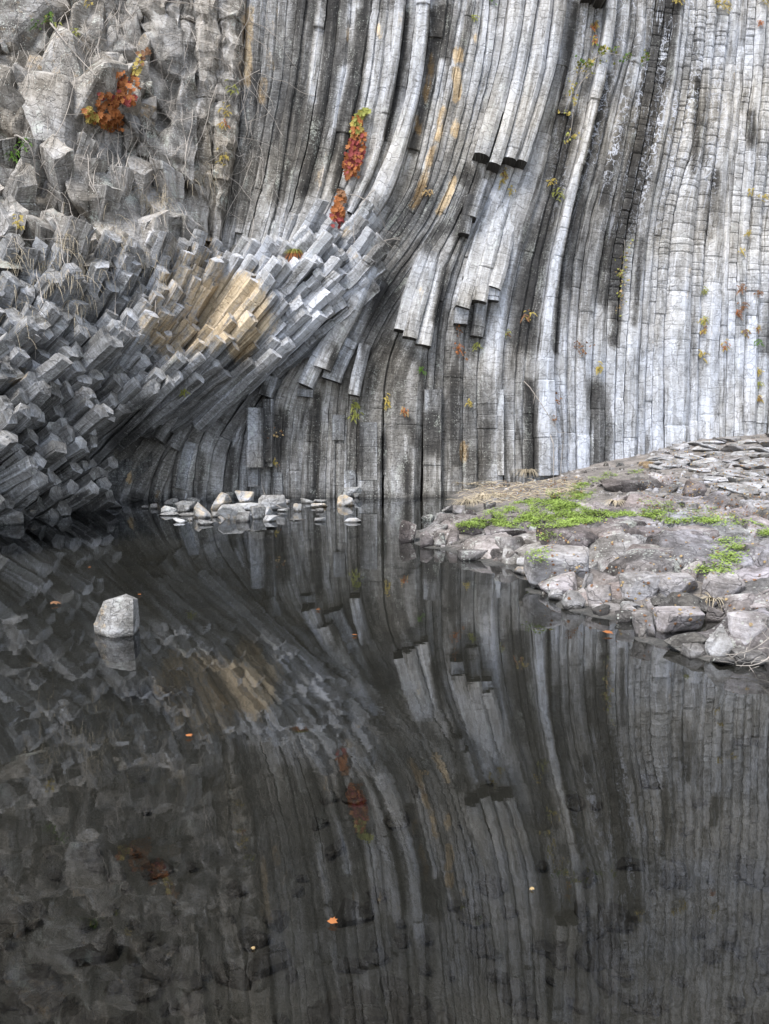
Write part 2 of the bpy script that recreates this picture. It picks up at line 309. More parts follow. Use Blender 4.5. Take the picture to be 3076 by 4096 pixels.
def plain(name, col, rough=.8, var=.25, scale=9, trans=0.0):
    m, t, out = nt(name); g = N(t)
    pos = g.add('ShaderNodeTexCoord').outputs['Object']
    n = g.noise(pos, scale, 4, .6); lo = tuple(c * (1 - var) for c in col); hi = tuple(min(1, c * (1 + var)) for c in col)
    r = g.add('ShaderNodeObjectInfo').outputs['Random']
    c = g.mix(g.math('MULTIPLY_ADD', r, .5, g.math('MULTIPLY_ADD', n, 1.6, -.55)), lo, hi)
    b = g.add('ShaderNodeBsdfPrincipled', {'Base Color': c, 'Roughness': rough}); b.inputs['Specular IOR Level'].default_value = .2
    if trans:
        tr = g.add('ShaderNodeBsdfTranslucent', {'Color': c}); mx = g.add('ShaderNodeMixShader', {0: trans, 1: b.outputs[0], 2: tr.outputs[0]}); t.links.new(mx.outputs[0], out.inputs[0])
    else: t.links.new(b.outputs[0], out.inputs[0])
    return m

# ------------------------------------------------------------------ object helpers
def link(o, parent=None):
    COL.objects.link(o)
    if parent is not None: o.parent = parent
    return o
def tag(o, label=None, cat=None, group=None, kind=None):
    if label: o['label'] = label
    if cat: o['category'] = cat
    if group: o['group'] = group
    if kind: o['kind'] = kind
    return o
def mesh_obj(name, V, Fc, mat, parent=None, attrs=None, smooth=False):
    me = bpy.data.meshes.new(name); me.from_pydata(np.asarray(V).tolist(), [], Fc)
    for k, a in (attrs or {}).items():
        a = np.asarray(a, np.float32)
        if a.ndim == 2:
            at_ = me.attributes.new(k, 'FLOAT_VECTOR', 'POINT'); at_.data.foreach_set('vector', a.ravel())
        else:
            at_ = me.attributes.new(k, 'FLOAT', 'POINT'); at_.data.foreach_set('value', a)
    me.materials.append(mat)
    if smooth: me.polygons.foreach_set('use_smooth', [True] * len(me.polygons))
    me.update()
    return link(bpy.data.objects.new(name, me), parent)
def empty(name, loc, parent=None):
    o = bpy.data.objects.new(name, None); o.location = loc; o.empty_display_size = .2
    return link(o, parent)
class Bag:
    """collects loose polygons for ONE mesh"""
    def __init__(s): s.V = []; s.F = []; s.n = 0
    def add(s, V, Fc):
        V = np.asarray(V, float); s.V.append(V); s.F += [[i + s.n for i in f] for f in Fc]; s.n += len(V)
    def tube(s, P, R, k=4):
        P = np.asarray(P, float); n = len(P); R = np.broadcast_to(R, (n,))
        T = np.gradient(P, axis=0); T /= np.linalg.norm(T, axis=1, keepdims=True) + 1e-9
        up = np.tile([.31, -.2, .93], (n, 1)); A = np.cross(T, up); A /= np.linalg.norm(A, axis=1, keepdims=True) + 1e-9; B = np.cross(T, A)
        a = np.arange(k) * 2 * math.pi / k
        V = (P[:, None] + R[:, None, None] * (np.cos(a)[None, :, None] * A[:, None] + np.sin(a)[None, :, None] * B[:, None])).reshape(-1, 3)
        Fc = [[i * k + j, i * k + (j + 1) % k, (i + 1) * k + (j + 1) % k, (i + 1) * k + j] for i in range(n - 1) for j in range(k)]
        s.add(V, Fc)
    def build(s, name, mat, parent=None, **kw):
        return mesh_obj(name, np.concatenate(s.V), s.F, mat, parent, **kw)

def rock_mesh(name, size, seed, cuts=9, rough=.04, sub=3, tone=.5, ochre=0.0, hue=0.0, flat_top=False, cutr=(.5, .78)):
    rng = np.random.RandomState(seed)
    n = cuts + 6; q = rng.normal(0, 1, (n, 3)); q /= np.linalg.norm(q, axis=1, keepdims=True); q = np.sign(q) * np.abs(q) ** .72 * rng.uniform(.8, 1.1, (n, 1))
    if flat_top: q[:, 2] = np.minimum(q[:, 2], rng.uniform(.28, .5))
    bm = bmesh.new()
    for c in q: bm.verts.new(c)
    h = bmesh.ops.convex_hull(bm, input=bm.verts[:])
    bmesh.ops.delete(bm, geom=[e for e in h['geom_interior'] if isinstance(e, bmesh.types.BMVert)], context='VERTS')
    bmesh.ops.dissolve_limit(bm, angle_limit=.25, verts=bm.verts[:], edges=bm.edges[:])
    bmesh.ops.bevel(bm, geom=bm.edges[:], offset=.05, segments=1, affect='EDGES', clamp_overlap=True)
    bmesh.ops.triangulate(bm, faces=bm.faces[:])
    for _ in range(sub):
        long = [e for e in bm.edges if e.calc_length() > .16]
        if not long: break
        bmesh.ops.subdivide_edges(bm, edges=long, cuts=1); bmesh.ops.triangulate(bm, faces=[f for f in bm.faces if len(f.verts) > 3])
    bm.verts.index_update(); V = np.array([v.co for v in bm.verts]); Fc = [[v.index for v in f.verts] for f in bm.faces]; bm.free()
    lo, hi = V.min(0), V.max(0); V = (V - (lo + hi) / 2) / (hi - lo) * np.array(size)
    s = float(np.mean(size))
    nrm = V / (np.linalg.norm(V, axis=1, keepdims=True) + 1e-9)
    V = V + nrm * (fbm(V / s * 2.2 + seed, 3, seed % 50) * rough * s + fbm(V / s * 8 + seed, 2, 3) * rough * .35 * s)[:, None]
    st = V + rng.uniform(0, 100, 3)
    me = bpy.data.meshes.new(name); me.from_pydata(V.tolist(), [], Fc)
    for k, a in (('tone', np.full(len(V), tone - .03) + .08 * fbm(V / s * 1.5, 2, 5)), ('ochre', np.full(len(V), ochre)), ('edge', np.zeros(len(V))), ('hue', np.full(len(V), hue))):
        at_ = me.attributes.new(k, 'FLOAT', 'POINT'); at_.data.foreach_set('value', a.astype(np.float32))
    at_ = me.attributes.new('st', 'FLOAT_VECTOR', 'POINT'); at_.data.foreach_set('vector', st.astype(np.float32).ravel())
    me.materials.append(M_ROCK); me.update()
    return me

# ------------------------------------------------------------------ the cliff
CLIFF = tag(empty('cliff', (0, 20, 0)), 'tall cliff of curved grey basalt columns rising behind the dark pool', 'cliff', kind='structure')
def sheet(name, u, v, dfun, mat, amp, cells=0.0):
    U, V_ = np.meshgrid(u, v); D = dfun(U, V_); P = at(U, V_, D)
    P[..., 1] += amp * fbm(P * 1.3, 3, 5)
    tc = 0
    if cells:
        for k, (sx_, sz_, am) in enumerate(((.62, .5, 1.0), (1.3, 1.0, .5))):
            w = P + np.stack([fbm(P * .9, 2, 61 + k), 0 * U, fbm(P * .9, 2, 71 + k)], -1) * .7; q = np.stack([w[..., 0] * sx_ * 1.2 - w[..., 2] * sz_ * .5, w[..., 2] * sz_ * .75 + w[..., 0] * sx_ * .6], -1); c = np.floor(q).astype(np.int64); f = q - c - .5; z0 = c[..., 0] * 0
            dsp = cells * am * (hash3(c[..., 0], c[..., 1], z0, 3 + k) - .5 + .9 * (hash3(c[..., 0], c[..., 1], z0, 4 + k) - .5) * f[..., 0] + (.2 + .9 * hash3(c[..., 0], c[..., 1], z0, 6 + k)) * f[..., 1]); tc = tc + .12 * am * (hash3(c[..., 0], c[..., 1], z0, 9 + k) - .5)
            for _ in range(3 - k):
                dp_ = np.pad(dsp, 1, 'edge'); dsp = (dp_[:-2, 1:-1] + dp_[2:, 1:-1] + dp_[1:-1, :-2] + dp_[1:-1, 2:] + 2 * dsp) / 6
            P[..., 1] += dsp
        tc = np.ravel(tc) + .2
    nu, nv = len(u), len(v); P = P.reshape(-1, 3)
    Fc = [[j * nu + i, (j + 1) * nu + i, (j + 1) * nu + i + 1, j * nu + i + 1] for j in range(nv - 1) for i in range(nu - 1)]
    uu, vv = U.ravel(), V_.ravel()
    st = np.stack([P[:, 0], P[:, 2], P[:, 1]], -1)
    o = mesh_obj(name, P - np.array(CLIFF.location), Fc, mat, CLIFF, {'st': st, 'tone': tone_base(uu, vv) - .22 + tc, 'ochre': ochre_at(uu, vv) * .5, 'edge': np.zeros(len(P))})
    return o
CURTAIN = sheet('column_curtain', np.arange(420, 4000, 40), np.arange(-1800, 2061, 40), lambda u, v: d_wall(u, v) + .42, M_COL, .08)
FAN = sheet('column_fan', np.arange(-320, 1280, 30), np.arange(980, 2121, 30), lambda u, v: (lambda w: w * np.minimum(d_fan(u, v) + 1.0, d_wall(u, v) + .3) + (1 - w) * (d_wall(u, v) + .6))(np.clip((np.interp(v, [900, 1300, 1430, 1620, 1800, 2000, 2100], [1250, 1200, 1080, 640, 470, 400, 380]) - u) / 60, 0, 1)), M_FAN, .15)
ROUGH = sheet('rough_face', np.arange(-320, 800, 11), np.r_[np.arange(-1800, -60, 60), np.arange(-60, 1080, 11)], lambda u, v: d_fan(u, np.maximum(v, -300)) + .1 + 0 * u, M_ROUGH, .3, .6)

def smooth_poly(pts, step=18.0):
    p = np.array(pts, float); d = np.r_[0, np.cumsum(np.linalg.norm(np.diff(p, axis=0), axis=1))]
    n = max(3, int(d[-1] / step) + 1); s = np.linspace(0, d[-1], n)
    q = np.stack([np.interp(s, d, p[:, 0]), np.interp(s, d, p[:, 1])], -1)
    for _ in range(4):
        q[1:-1] = .25 * q[:-2] + .5 * q[1:-1] + .25 * q[2:]
    return q

def column(c_px, w_px, dfun, protr, parent, mat, joint=(90, 240), pillow=0.0, groove=.02, tone_off=0.0, caps=(False, True), shape=None, rough=.012,
           shift=.02, gap=0.0, seed=None, relief=1.0, brk=.0):
    """one column: a half-hexagonal prism swept along its axis; c_px centre line in px (top first), w_px widths across it"""
    rng = np.random.RandomState(RNG.randrange(10 ** 6) if seed is None else seed)
    c = np.array(c_px, float); w = np.broadcast_to(w_px, (len(c),)).astype(float); pr = np.broadcast_to(protr, (len(c),)).astype(float)
    d = np.r_[0, np.cumsum(np.linalg.norm(np.diff(c, axis=0), axis=1))]; L = d[-1]
    js = []; x = rng.uniform(10, 60 if callable(joint) else joint[1])
    while x < L - 8:
        js.append(x); jv = joint(float(np.interp(x, d, c[:, 1]))) if callable(joint) else joint; x += rng.uniform(*jv)
    reg = []; x = 0.0
    while x < L:
        reg.append(x); x += 20 if np.interp(x, d, c[:, 1]) > -60 else 90
    reg.append(L)
    pos = []; seg = []; gr = []; bl = []
    jb = [0] + js + [L]; jg = rng.uniform(.1, 1.25, len(jb))
    for k in range(len(jb) - 1):
        a, b = jb[k], jb[k + 1]; inner = [r for r in reg if a + 5 < r < b - 5]
        ss = [a + (1.2 if k else 0)] + ([a + 4] if k else []) + inner + ([b - 4] if k < len(jb) - 2 else []) + [b - (1.2 if k < len(jb) - 2 else 0)]
        for i, q in enumerate(ss):
            pos.append(q); seg.append(k); first = i == 0 and k > 0; last = i == len(ss) - 1 and k < len(jb) - 2
            gr.append(jg[k if first else k + 1] if (first or last) else 0.0); tt = (q - a) / max(1, b - a); bl.append(1 - abs(2 * tt - 1) ** 3)
    pos = np.array(pos); seg = np.array(seg); gr = np.array(gr); bl = np.array(bl)
    cu = np.interp(pos, d, c[:, 0]); cv = np.interp(pos, d, c[:, 1]); ww = np.interp(pos, d, w); pp = np.interp(pos, d, pr)
    tu, tv = np.gradient(cu, pos + 1e-6 * np.arange(len(pos))), np.gradient(cv, pos + 1e-6 * np.arange(len(pos)))
    k = np.ones(5) / 5
    if len(tu) > 6:
        tu = np.convolve(np.pad(tu, 2, 'edge'), k, 'valid'); tv = np.convolve(np.pad(tv, 2, 'edge'), k, 'valid')
    tl = np.hypot(tu, tv) + 1e-9; tu /= tl; tv /= tl
    dep = dfun(cu, cv)
    C0 = at(cu, cv, dep); PR_ = at(cu + tv * ww / 2, cv - tu * ww / 2, dep); Bv = PR_ - C0
    swap = Bv[:, 0] < 0; Bv[swap] *= -1
    hw = np.linalg.norm(Bv, axis=1); Bn = Bv / hw[:, None]
    T = np.gradient(C0, axis=0); T /= np.linalg.norm(T, axis=1, keepdims=True) + 1e-9
    Nn = np.cross(Bn, T); Nn[Nn[:, 1] > 0] *= -1; Nn /= np.linalg.norm(Nn, axis=1, keepdims=True) + 1e-9
    nseg = len(jb) - 1
    so_ = rng.normal(0, shift, nseg) * .4; sp_ = rng.normal(0, shift, nseg) + (rng.uniform(size=nseg) < .35) * rng.normal(0, brk, nseg)
    sh = shape or rng.choice(['three', 'three', 'two', 'flat', 'skewl', 'skewr'])
    A, Bq, pa, pb = {'three': (-.5, .5, .4, .4), 'two': (-.06, .06, .42, .42), 'flat': (-.85, .85, .2, .22), 'skewl': (-.75, .2, .3, .45), 'skewr': (-.2, .75, .45, .3)}[sh]
    A += rng.uniform(-.1, .1); Bq += rng.uniform(-.1, .1); pa *= rng.uniform(.8, 1.2); pb *= rng.uniform(.8, 1.2)
    g1 = 1 - gap
    prof = np.array([(-g1, -.85), (-g1, -.3), (-g1, 0), ((A - g1) / 2, pa * .55), (A, pa), (A * .67 + Bq * .33, pa * .67 + pb * .33 + .02), (A * .33 + Bq * .67, pa * .33 + pb * .67 + .02),
                     (Bq, pb), ((Bq + g1) / 2, pb * .55), (g1, 0), (g1, -.3), (g1, -.85)])
    edg = np.array([0, .3, .8, 0, 1, 0, 0, 1, 0, .8, .3, 0.])
    K = len(prof); R = len(pos)
    drift = fbm(np.stack([pos / 260, np.full(R, rng.uniform(0, 99)), np.zeros(R)], -1), 2, 3)
    tt = prof[None, :, 0] * (1 + .10 * drift[:, None]) * (1 - .018 * gr[:, None]) + (so_[seg] / hw)[:, None]
    qq = prof[None, :, 1] * hw[:, None] * relief + (pp + sp_[seg])[:, None] - (groove * gr)[:, None] + (pillow * bl)[:, None] * (prof[None, :, 1] > -.2)
    qq[:, 0] = np.minimum(qq[:, 0], -.3); qq[:, -1] = np.minimum(qq[:, -1], -.3)
    V = C0[:, None] + Bn[:, None] * (tt * hw[:, None])[..., None] + Nn[:, None] * qq[..., None]
    nz = fbm(V.reshape(-1, 3) * 5.0, 3, 9).reshape(R, K) * rough * 1.6 + fbm(V.reshape(-1, 3) * np.array([1.4, 1.4, .8]), 2, 4).reshape(R, K) * rough * 2.2
    V = V + Nn[:, None] * nz[..., None] + Bn[:, None] * (fbm(V.reshape(-1, 3) * 6.0 + 50, 2, 21).reshape(R, K) * rough)[..., None]
    V = V.reshape(-1, 3)
    Fc = [[i * K + j, i * K + j + 1, (i + 1) * K + j + 1, (i + 1) * K + j] for i in range(R - 1) for j in range(K - 1)]
    if caps[0]: Fc.append(list(range(K)))
    capn = 0
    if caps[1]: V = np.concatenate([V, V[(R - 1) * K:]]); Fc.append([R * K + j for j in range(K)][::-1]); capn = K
    arc = np.r_[0, np.cumsum(np.hypot(np.diff(prof[:, 0]), np.diff(prof[:, 1])))]
    along = np.r_[0, np.cumsum(np.linalg.norm(np.diff(C0, axis=0), axis=1))]
    rz = rng.uniform(0, 200)
    st = np.stack([np.repeat(arc[None], R, 0).ravel() * np.repeat(hw, K) + rz, np.repeat(along, K), np.full(R * K, rz)], -1)
    pu = np.repeat(cu, K) + (tt.ravel() * np.repeat(ww / 2, K)); pv = np.repeat(cv, K)
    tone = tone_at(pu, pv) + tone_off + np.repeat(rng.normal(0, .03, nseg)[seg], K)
    if capn:   # broken underside: its shade is painted dark into the tone
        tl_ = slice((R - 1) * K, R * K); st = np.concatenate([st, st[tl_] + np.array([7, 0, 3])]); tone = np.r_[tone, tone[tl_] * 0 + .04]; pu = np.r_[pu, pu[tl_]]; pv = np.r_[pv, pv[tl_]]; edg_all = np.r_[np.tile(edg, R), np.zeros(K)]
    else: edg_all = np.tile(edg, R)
    Vl = V - V[0]
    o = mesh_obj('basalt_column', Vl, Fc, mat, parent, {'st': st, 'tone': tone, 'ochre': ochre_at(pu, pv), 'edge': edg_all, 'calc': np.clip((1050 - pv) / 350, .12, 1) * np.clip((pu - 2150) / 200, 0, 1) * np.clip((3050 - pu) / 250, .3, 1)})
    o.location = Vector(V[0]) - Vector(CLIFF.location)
    return o

# edges between columns, read off the photograph from left to right (px), each from the top down
MASTERS = dict([
    ('a', [(575, 0), (560, 400), (520, 700), (500, 980)]), ('b', [(680, 0), (660, 400), (630, 700), (600, 980)]),
    ('c', [(785, 0), (770, 400), (745, 700), (720, 980)]), ('d', [(885, 0), (870, 400), (850, 700), (830, 980)]),
    (0, [(983, 38), (978, 120), (966, 289), (960, 457), (948, 578), (913, 800), (880, 980)]),
    (1, [(1062, 38), (1048, 217), (1041, 327), (1012, 510), (985, 674), (965, 800), (930, 980)]),
    (2, [(1147, 38), (1132, 308), (1094, 510), (1060, 714), (1015, 859), (985, 980)]),
    (3, [(1192, 0), (1166, 240), (1154, 356), (1132, 462), (1118, 554), (1107, 714), (1085, 845), (1049, 960)]),
    (4, [(1270, 19), (1257, 96), (1233, 299), (1204, 462), (1190, 578), (1156, 693), (1141, 796), (1120, 880), (1090, 990)]),
    (5, [(1356, 0), (1344, 144), (1325, 308), (1306, 443), (1286, 554), (1253, 674), (1213, 820), (1150, 970)]),
    (6, [(1404, 0), (1387, 260), (1358, 400), (1335, 602), (1300, 713), (1261, 859), (1200, 970)]),
    (7, [(1493, 0), (1474, 120), (1445, 337), (1421, 433), (1400, 544), (1373, 689), (1320, 840), (1237, 950)]),
    (8, [(1561, 0), (1542, 169), (1518, 361), (1493, 491), (1469, 620), (1435, 719), (1382, 830), (1310, 950)]),
    (9, [(1625, 0), (1611, 159), (1582, 347), (1543, 544), (1500, 690), (1440, 810), (1360, 950)]),
    (10, [(1669, 0), (1659, 96), (1644, 241), (1620, 409), (1591, 506), (1548, 640), (1510, 722), (1454, 830), (1390, 950)]),
    (11, [(1719, 0), (1712, 144), (1693, 289), (1669, 433), (1630, 568), (1598, 694), (1560, 796), (1500, 880), (1430, 970)]),
    (12, [(1789, 0), (1765, 193), (1736, 337), (1712, 462), (1683, 602), (1659, 698), (1620, 800), (1530, 912), (1440, 1040), (1330, 1200), (1230, 1370),
          (1174, 1458), (1131, 1517), (1102, 1576), (1090, 1652), (1086, 1760), (1086, 1995)]),
    (13, [(1847, 0), (1818, 144), (1799, 260), (1770, 409), (1741, 554), (1707, 674), (1688, 751), (1650, 835), (1600, 910), (1530, 1000), (1460, 1100), (1380, 1220),
          (1310, 1320), (1268, 1400), (1226, 1484), (1197, 1547), (1176, 1636), (1160, 1760), (1155, 1995)]),
    (14, [(1900, 0), (1880, 144), (1852, 260), (1828, 400), (1789, 554), (1760, 684), (1731, 756), (1697, 844), (1649, 931), (1582, 1018), (1500, 1125), (1420, 1240),
          (1365, 1335), (1325, 1420), (1300, 1500), (1285, 1600), (1270, 1800), (1262, 1995)]),
    (15, [(1958, 0), (1943, 169), (1924, 313), (1885, 457), (1856, 578), (1818, 693), (1775, 795), (1741, 878), (1683, 970), (1620, 1055), (1540, 1160), (1480, 1245),
          (1430, 1330), (1395, 1415), (1368, 1500), (1350, 1600), (1343, 1750), (1340, 1995)]),
    (16, [(2032, 0), (2015, 135), (1996, 260), (1962, 376), (1935, 482), (1890, 640), (1866, 729), (1837, 796), (1799, 893), (1745, 975), (1680, 1070), (1611, 1165),
          (1555, 1260), (1510, 1345), (1475, 1415), (1447, 1490), (1437, 1585), (1428, 1700), (1429, 1995)]),
    (17, [(2090, 0), (2078, 120), (2054, 250), (2030, 366), (2005, 472), (1978, 578), (1950, 655), (1928, 740), (1895, 820), (1847, 930), (1799, 1040), (1765, 1120),
          (1741, 1200), (1725, 1302), (1712, 1400), (1698, 1600), (1690, 1995)]),
    (18, [(2145, 0), (2126, 106), (2102, 260), (2078, 366), (2049, 482), (2018, 602), (1990, 689), (1960, 770), (1910, 880), (1861, 1010), (1820, 1140), (1790, 1270), (1775, 1400), (1768, 1600), (1766, 1995)]),
    (19, [(2203, 0), (2189, 120), (2165, 308), (2130, 433), (2090, 568), (2056, 669), (2020, 770), (1962, 917), (1929, 1018), (1895, 1133), (1870, 1239), (1855, 1350), (1848, 1500), (1848, 1995)]),
    (20, [(2256, 0), (2242, 116), (2218, 270), (2184, 391), (2150, 502), (2121, 597), (2092, 690), (2050, 810), (2000, 960), (1965, 1090), (1940, 1200), (1920, 1350), (1908, 1500), (1908, 1995)]),
    (21, [(2319, 0), (2305, 96), (2285, 210), (2262, 310), (2237, 400), (2198, 578), (2160, 750), (2121, 870), (2092, 989), (2073, 1060), (2054, 1157), (2030, 1278), (2010, 1422), (2003, 1547), (2008, 1737), (2014, 1995)]),
    (22, [(2416, 0), (2406, 130), (2382, 270), (2363, 347), (2339, 482), (2305, 626), (2280, 713), (2251, 811), (2227, 921), (2198, 1037), (2179, 1182), (2160, 1302), (2146, 1440), (2138, 1547), (2131, 1695), (2130, 1995)]),
    (23, [(2459, 0), (2445, 130), (2420, 270), (2406, 361), (2372, 482), (2339, 612), (2312, 720), (2290, 800), (2266, 907), (2240, 1041), (2224, 1182), (2210, 1354), (2204, 1470), (2208, 1600), (2220, 1737), (2228, 1995)]),
    (24, [(2526, 0), (2512, 159), (2480, 270), (2445, 385), (2410, 530), (2380, 674), (2350, 770), (2318, 890), (2295, 1000), (2280, 1150), (2268, 1300), (2262, 1500), (2266, 1700), (2270, 1995)]),
    (25, [(2584, 0), (2570, 193), (2550, 299), (2530, 395), (2508, 506), (2485, 626), (2462, 740), (2440, 830), (2416, 941), (2396, 1060), (2378, 1200), (2366, 1374), (2358, 1600), (2356, 1995)]),
    (26, [(2623, 0), (2608, 144), (2588, 279), (2562, 433), (2545, 540), (2522, 650), (2496, 790), (2462, 940), (2440, 1080), (2428, 1250), (2420, 1500), (2418, 1995)]),
    (27, [(2695, 0), (2676, 169), (2656, 313), (2632, 433), (2608, 554), (2589, 650), (2568, 760), (2548, 870), (2532, 1000), (2520, 1133), (2510, 1278), (2500, 1422), (2494, 1600), (2490, 1995)]),
    (28, [(2758, 0), (2743, 193), (2714, 433), (2695, 530), (2671, 654), (2645, 770), (2623, 878), (2608, 1037), (2600, 1182), (2589, 1374), (2582, 1500), (2575, 1995)]),
    (29, [(2830, 0), (2811, 241), (2786, 482), (2765, 606), (2735, 700), (2710, 780), (2692, 870), (2676, 1013), (2661, 1230), (2654, 1470), (2655, 1995)]),
    (30, [(2870, 0), (2855, 193), (2835, 385), (2815, 580), (2792, 740), (2774, 941), (2762, 1133), (2756, 1374), (2752, 1995)]),
    (31, [(2926, 0), (2907, 217), (2883, 433), (2862, 626), (2842, 790), (2822, 989), (2808, 1182), (2796, 1422), (2788, 1995)]),
    (32, [(2965, 0), (2946, 250), (2926, 480), (2910, 650), (2900, 800), (2890, 989), (2884, 1182), (2876, 1470), (2870, 1995)]),
    (33, [(3022, 0), (3008, 289), (2986, 482), (2970, 674), (2954, 880), (2944, 1085), (2940, 1278), (2936, 1470), (2930, 1995)]),
    (34, [(3066, 0), (3052, 241), (3034, 433), (3016, 650), (2996, 844), (2984, 1037), (2976, 1326), (2971, 1470), (2965, 1995)]),
    (35, [(3115, 0), (3100, 241), (3080, 480), (3058, 750), (3044, 900), (3034, 1200), (3026, 1470), (3020, 1995)]),
    (36, [(3190, 0), (3170, 400), (3130, 800), (3105, 1200), (3092, 1995)]),
    (37, [(3275, 0), (3255, 400), (3210, 800), (3180, 1200), (3165, 1995)]),
    (38, [(3360, 0), (3340, 400), (3290, 800), (3255, 1200), (3240, 1995)]),
    (39, [(3480, 0), (3400, 800), (3350, 1995)]), (40, [(3620, 0), (3530, 800), (3480, 1995)]), (41, [(3770, 0), (3680, 800), (3620, 1995)]), (42, [(3960, 0), (3860, 800), (3790, 1995)])])
LOWER = dict([
    (-2, [(800, 1500), (700, 1560), (560, 1660), (450, 1770), (380, 1900), (340, 2060)]), (-1, [(900, 1480), (800, 1560), (680, 1655), (560, 1760), (475, 1890), (425, 2050)]),
    (0, [(1000, 1460), (930, 1512), (850, 1560), (760, 1635), (690, 1705), (610, 1795), (560, 1870), (520, 1950), (498, 2040)]),
    (1, [(1050, 1430), (930, 1530), (840, 1600), (770, 1665), (700, 1745), (645, 1825), (603, 1930), (590, 2010)]),
    (2, [(1090, 1420), (960, 1530), (870, 1600), (800, 1665), (745, 1735), (705, 1810), (683, 1900), (675, 2005)]),
    (3, [(1110, 1420), (985, 1530), (905, 1600), (858, 1655), (820, 1720), (795, 1785), (782, 1880), (776, 2005)]),
    (4, [(1140, 1420), (1020, 1540), (963, 1610), (921, 1680), (879, 1730), (848, 1790), (834, 1880), (826, 2005)]),
    (5, [(1170, 1420), (1060, 1540), (1014, 1605), (965, 1680), (925, 1760), (900, 1850), (890, 2005)]),
    (6, [(1195, 1420), (1090, 1530), (1035, 1600), (990, 1680), (965, 1770), (950, 1860), (945, 2005)]),
    (7, [(1225, 1380), (1131, 1500), (1070, 1590), (1030, 1680), (1005, 1780), (998, 1880), (994, 2005)]),
    (8, [(1240, 1360), (1174, 1458), (1120, 1540), (1075, 1620), (1050, 1700), (1040, 1850), (1038, 2005)]),
    (9, [(1230, 1370), (1174, 1458), (1131, 1517), (1102, 1576), (1090, 1652), (1086, 1760), (1086, 2005)])])
VG = np.arange(-1800, 2101, 20.0)
def profile_x(pts):
    p = np.array(pts, float); x = np.interp(VG, p[:, 1], p[:, 0])
    s0 = (p[1, 0] - p[0, 0]) / (p[1, 1] - p[0, 1]); s0 = max(-.14, min(0, s0)) * .8
    x = np.where(VG < p[0, 1], p[0, 0] + s0 * (VG - p[0, 1]), x)
    s1 = (p[-1, 0] - p[-2, 0]) / (p[-1, 1] - p[-2, 1]); x = np.where(VG > p[-1, 1], p[-1, 0] + s1 * (VG - p[-1, 1]), x)
    k = np.ones(5) / 5
    for _ in range(2): x = np.convolve(np.pad(x, 2, 'edge'), k, 'valid')
    return x
def family(masters): 
    ks = list(masters); return ks, np.stack([profile_x(masters[k]) for k in ks])
MK, MX = family(MASTERS); LK, LX = family(LOWER)
def X(MXs, m, v):
    i = int(min(len(MXs) - 2, max(0, math.floor(m)))); f = m - i
    return np.interp(v, VG, MXs[i]) * (1 - f) + np.interp(v, VG, MXs[i + 1]) * f
def strip(MXs, m0, m1, v0, v1, **kw):
    v = np.r_[np.arange(v0, min(v1, -60), 80.0), np.arange(max(v0, -60), v1, 18.0), v1]
    xl, xr = X(MXs, m0, v), X(MXs, m1, v); c = np.stack([(xl + xr) / 2, v], -1)
    t = np.gradient(c, axis=0); cosv = np.abs(t[:, 1]) / (np.linalg.norm(t, axis=1) + 1e-9)
    w = (xr - xl) * np.maximum(.45, np.convolve(np.pad(cosv, 2, 'edge'), np.ones(5) / 5, 'valid'))
    return column(c, np.maximum(w, 8), d_wall, **kw)
disks = lambda v: (16, 62) if v < 1150 else ((40, 120) if v < 1350 else (120, 420))
ribs = lambda v: (60, 260) if v < 1150 else (150, 500)
plainj = lambda v: (26, 95) if 1545 < v < 1700 else (110, 480)
lowj = lambda v: (26, 95) if 1560 < v < 1730 else (110, 420)
ENDS = {'a': 985, 'b': 985, 'c': 985, 'd': 985, **{k: 1010 for k in range(12)}}
iM_ = {k: i for i, k in enumerate(MK)}
for i, k in enumerate(MK[:-1]):
    vend = ENDS.get(k, 1992) if not (isinstance(k, int) and k >= 18) else (1992 if k < 21 else 1960)
    right = isinstance(k, int) and k >= 24
    ref = 500 if vend > 1000 else 300
    wid = float(X(MX, i + 1, ref) - X(MX, i, ref)); n = max(1, int(round(wid / (40 if right else 46 if isinstance(k, int) else 70))))
    if isinstance(k, int) and 12 <= k <= 17: n = 2
    cuts = [i + (q + (RNG.uniform(-.28, .28) if 0 < q < n else 0)) / n for q in range(n + 1)]
    for a, b in zip(cuts[:-1], cuts[1:]):
        rough_zone = not isinstance(k, int)
        strip(MX, a, b, -1750, vend, parent=CURTAIN, mat=M_ROUGH if rough_zone else (M_CALC if isinstance(k, int) and k >= 21 else M_COL), protr=RNG.uniform(-.03, .06) + (.25 if rough_zone else 0),
              joint=RNG.choice([disks, disks, ribs, ribs] if i >= iM_[26] else [disks, ribs, ribs, ribs]) if right else ((90, 420) if rough_zone else plainj), pillow=.022 if right else .002, groove=.012 if right else .008,
              rough=.13 if rough_zone else (.022 if right else .022), shift=.035 if rough_zone else .008, gap=RNG.choice([0, 0, 0, 0, 0, .06]), relief=.75 if rough_zone else (.85 if i < iM_[18] else .95), brk=0 if right else .035)
for i in range(len(LK) - 1):
    ref = 1900; wid = float(X(LX, i + 1, ref) - X(LX, i, ref)); n = max(1, int(round(wid / 85)))
    for q in range(n):
        strip(LX, i + q / n, i + (q + 1) / n, 1440, 2012, parent=CURTAIN, mat=M_COL, protr=RNG.uniform(-.08, .1), joint=lowj, pillow=.008, groove=.018, shift=.026,
              rough=.02, gap=RNG.choice([0, 0, .05, .1]), relief=.95)

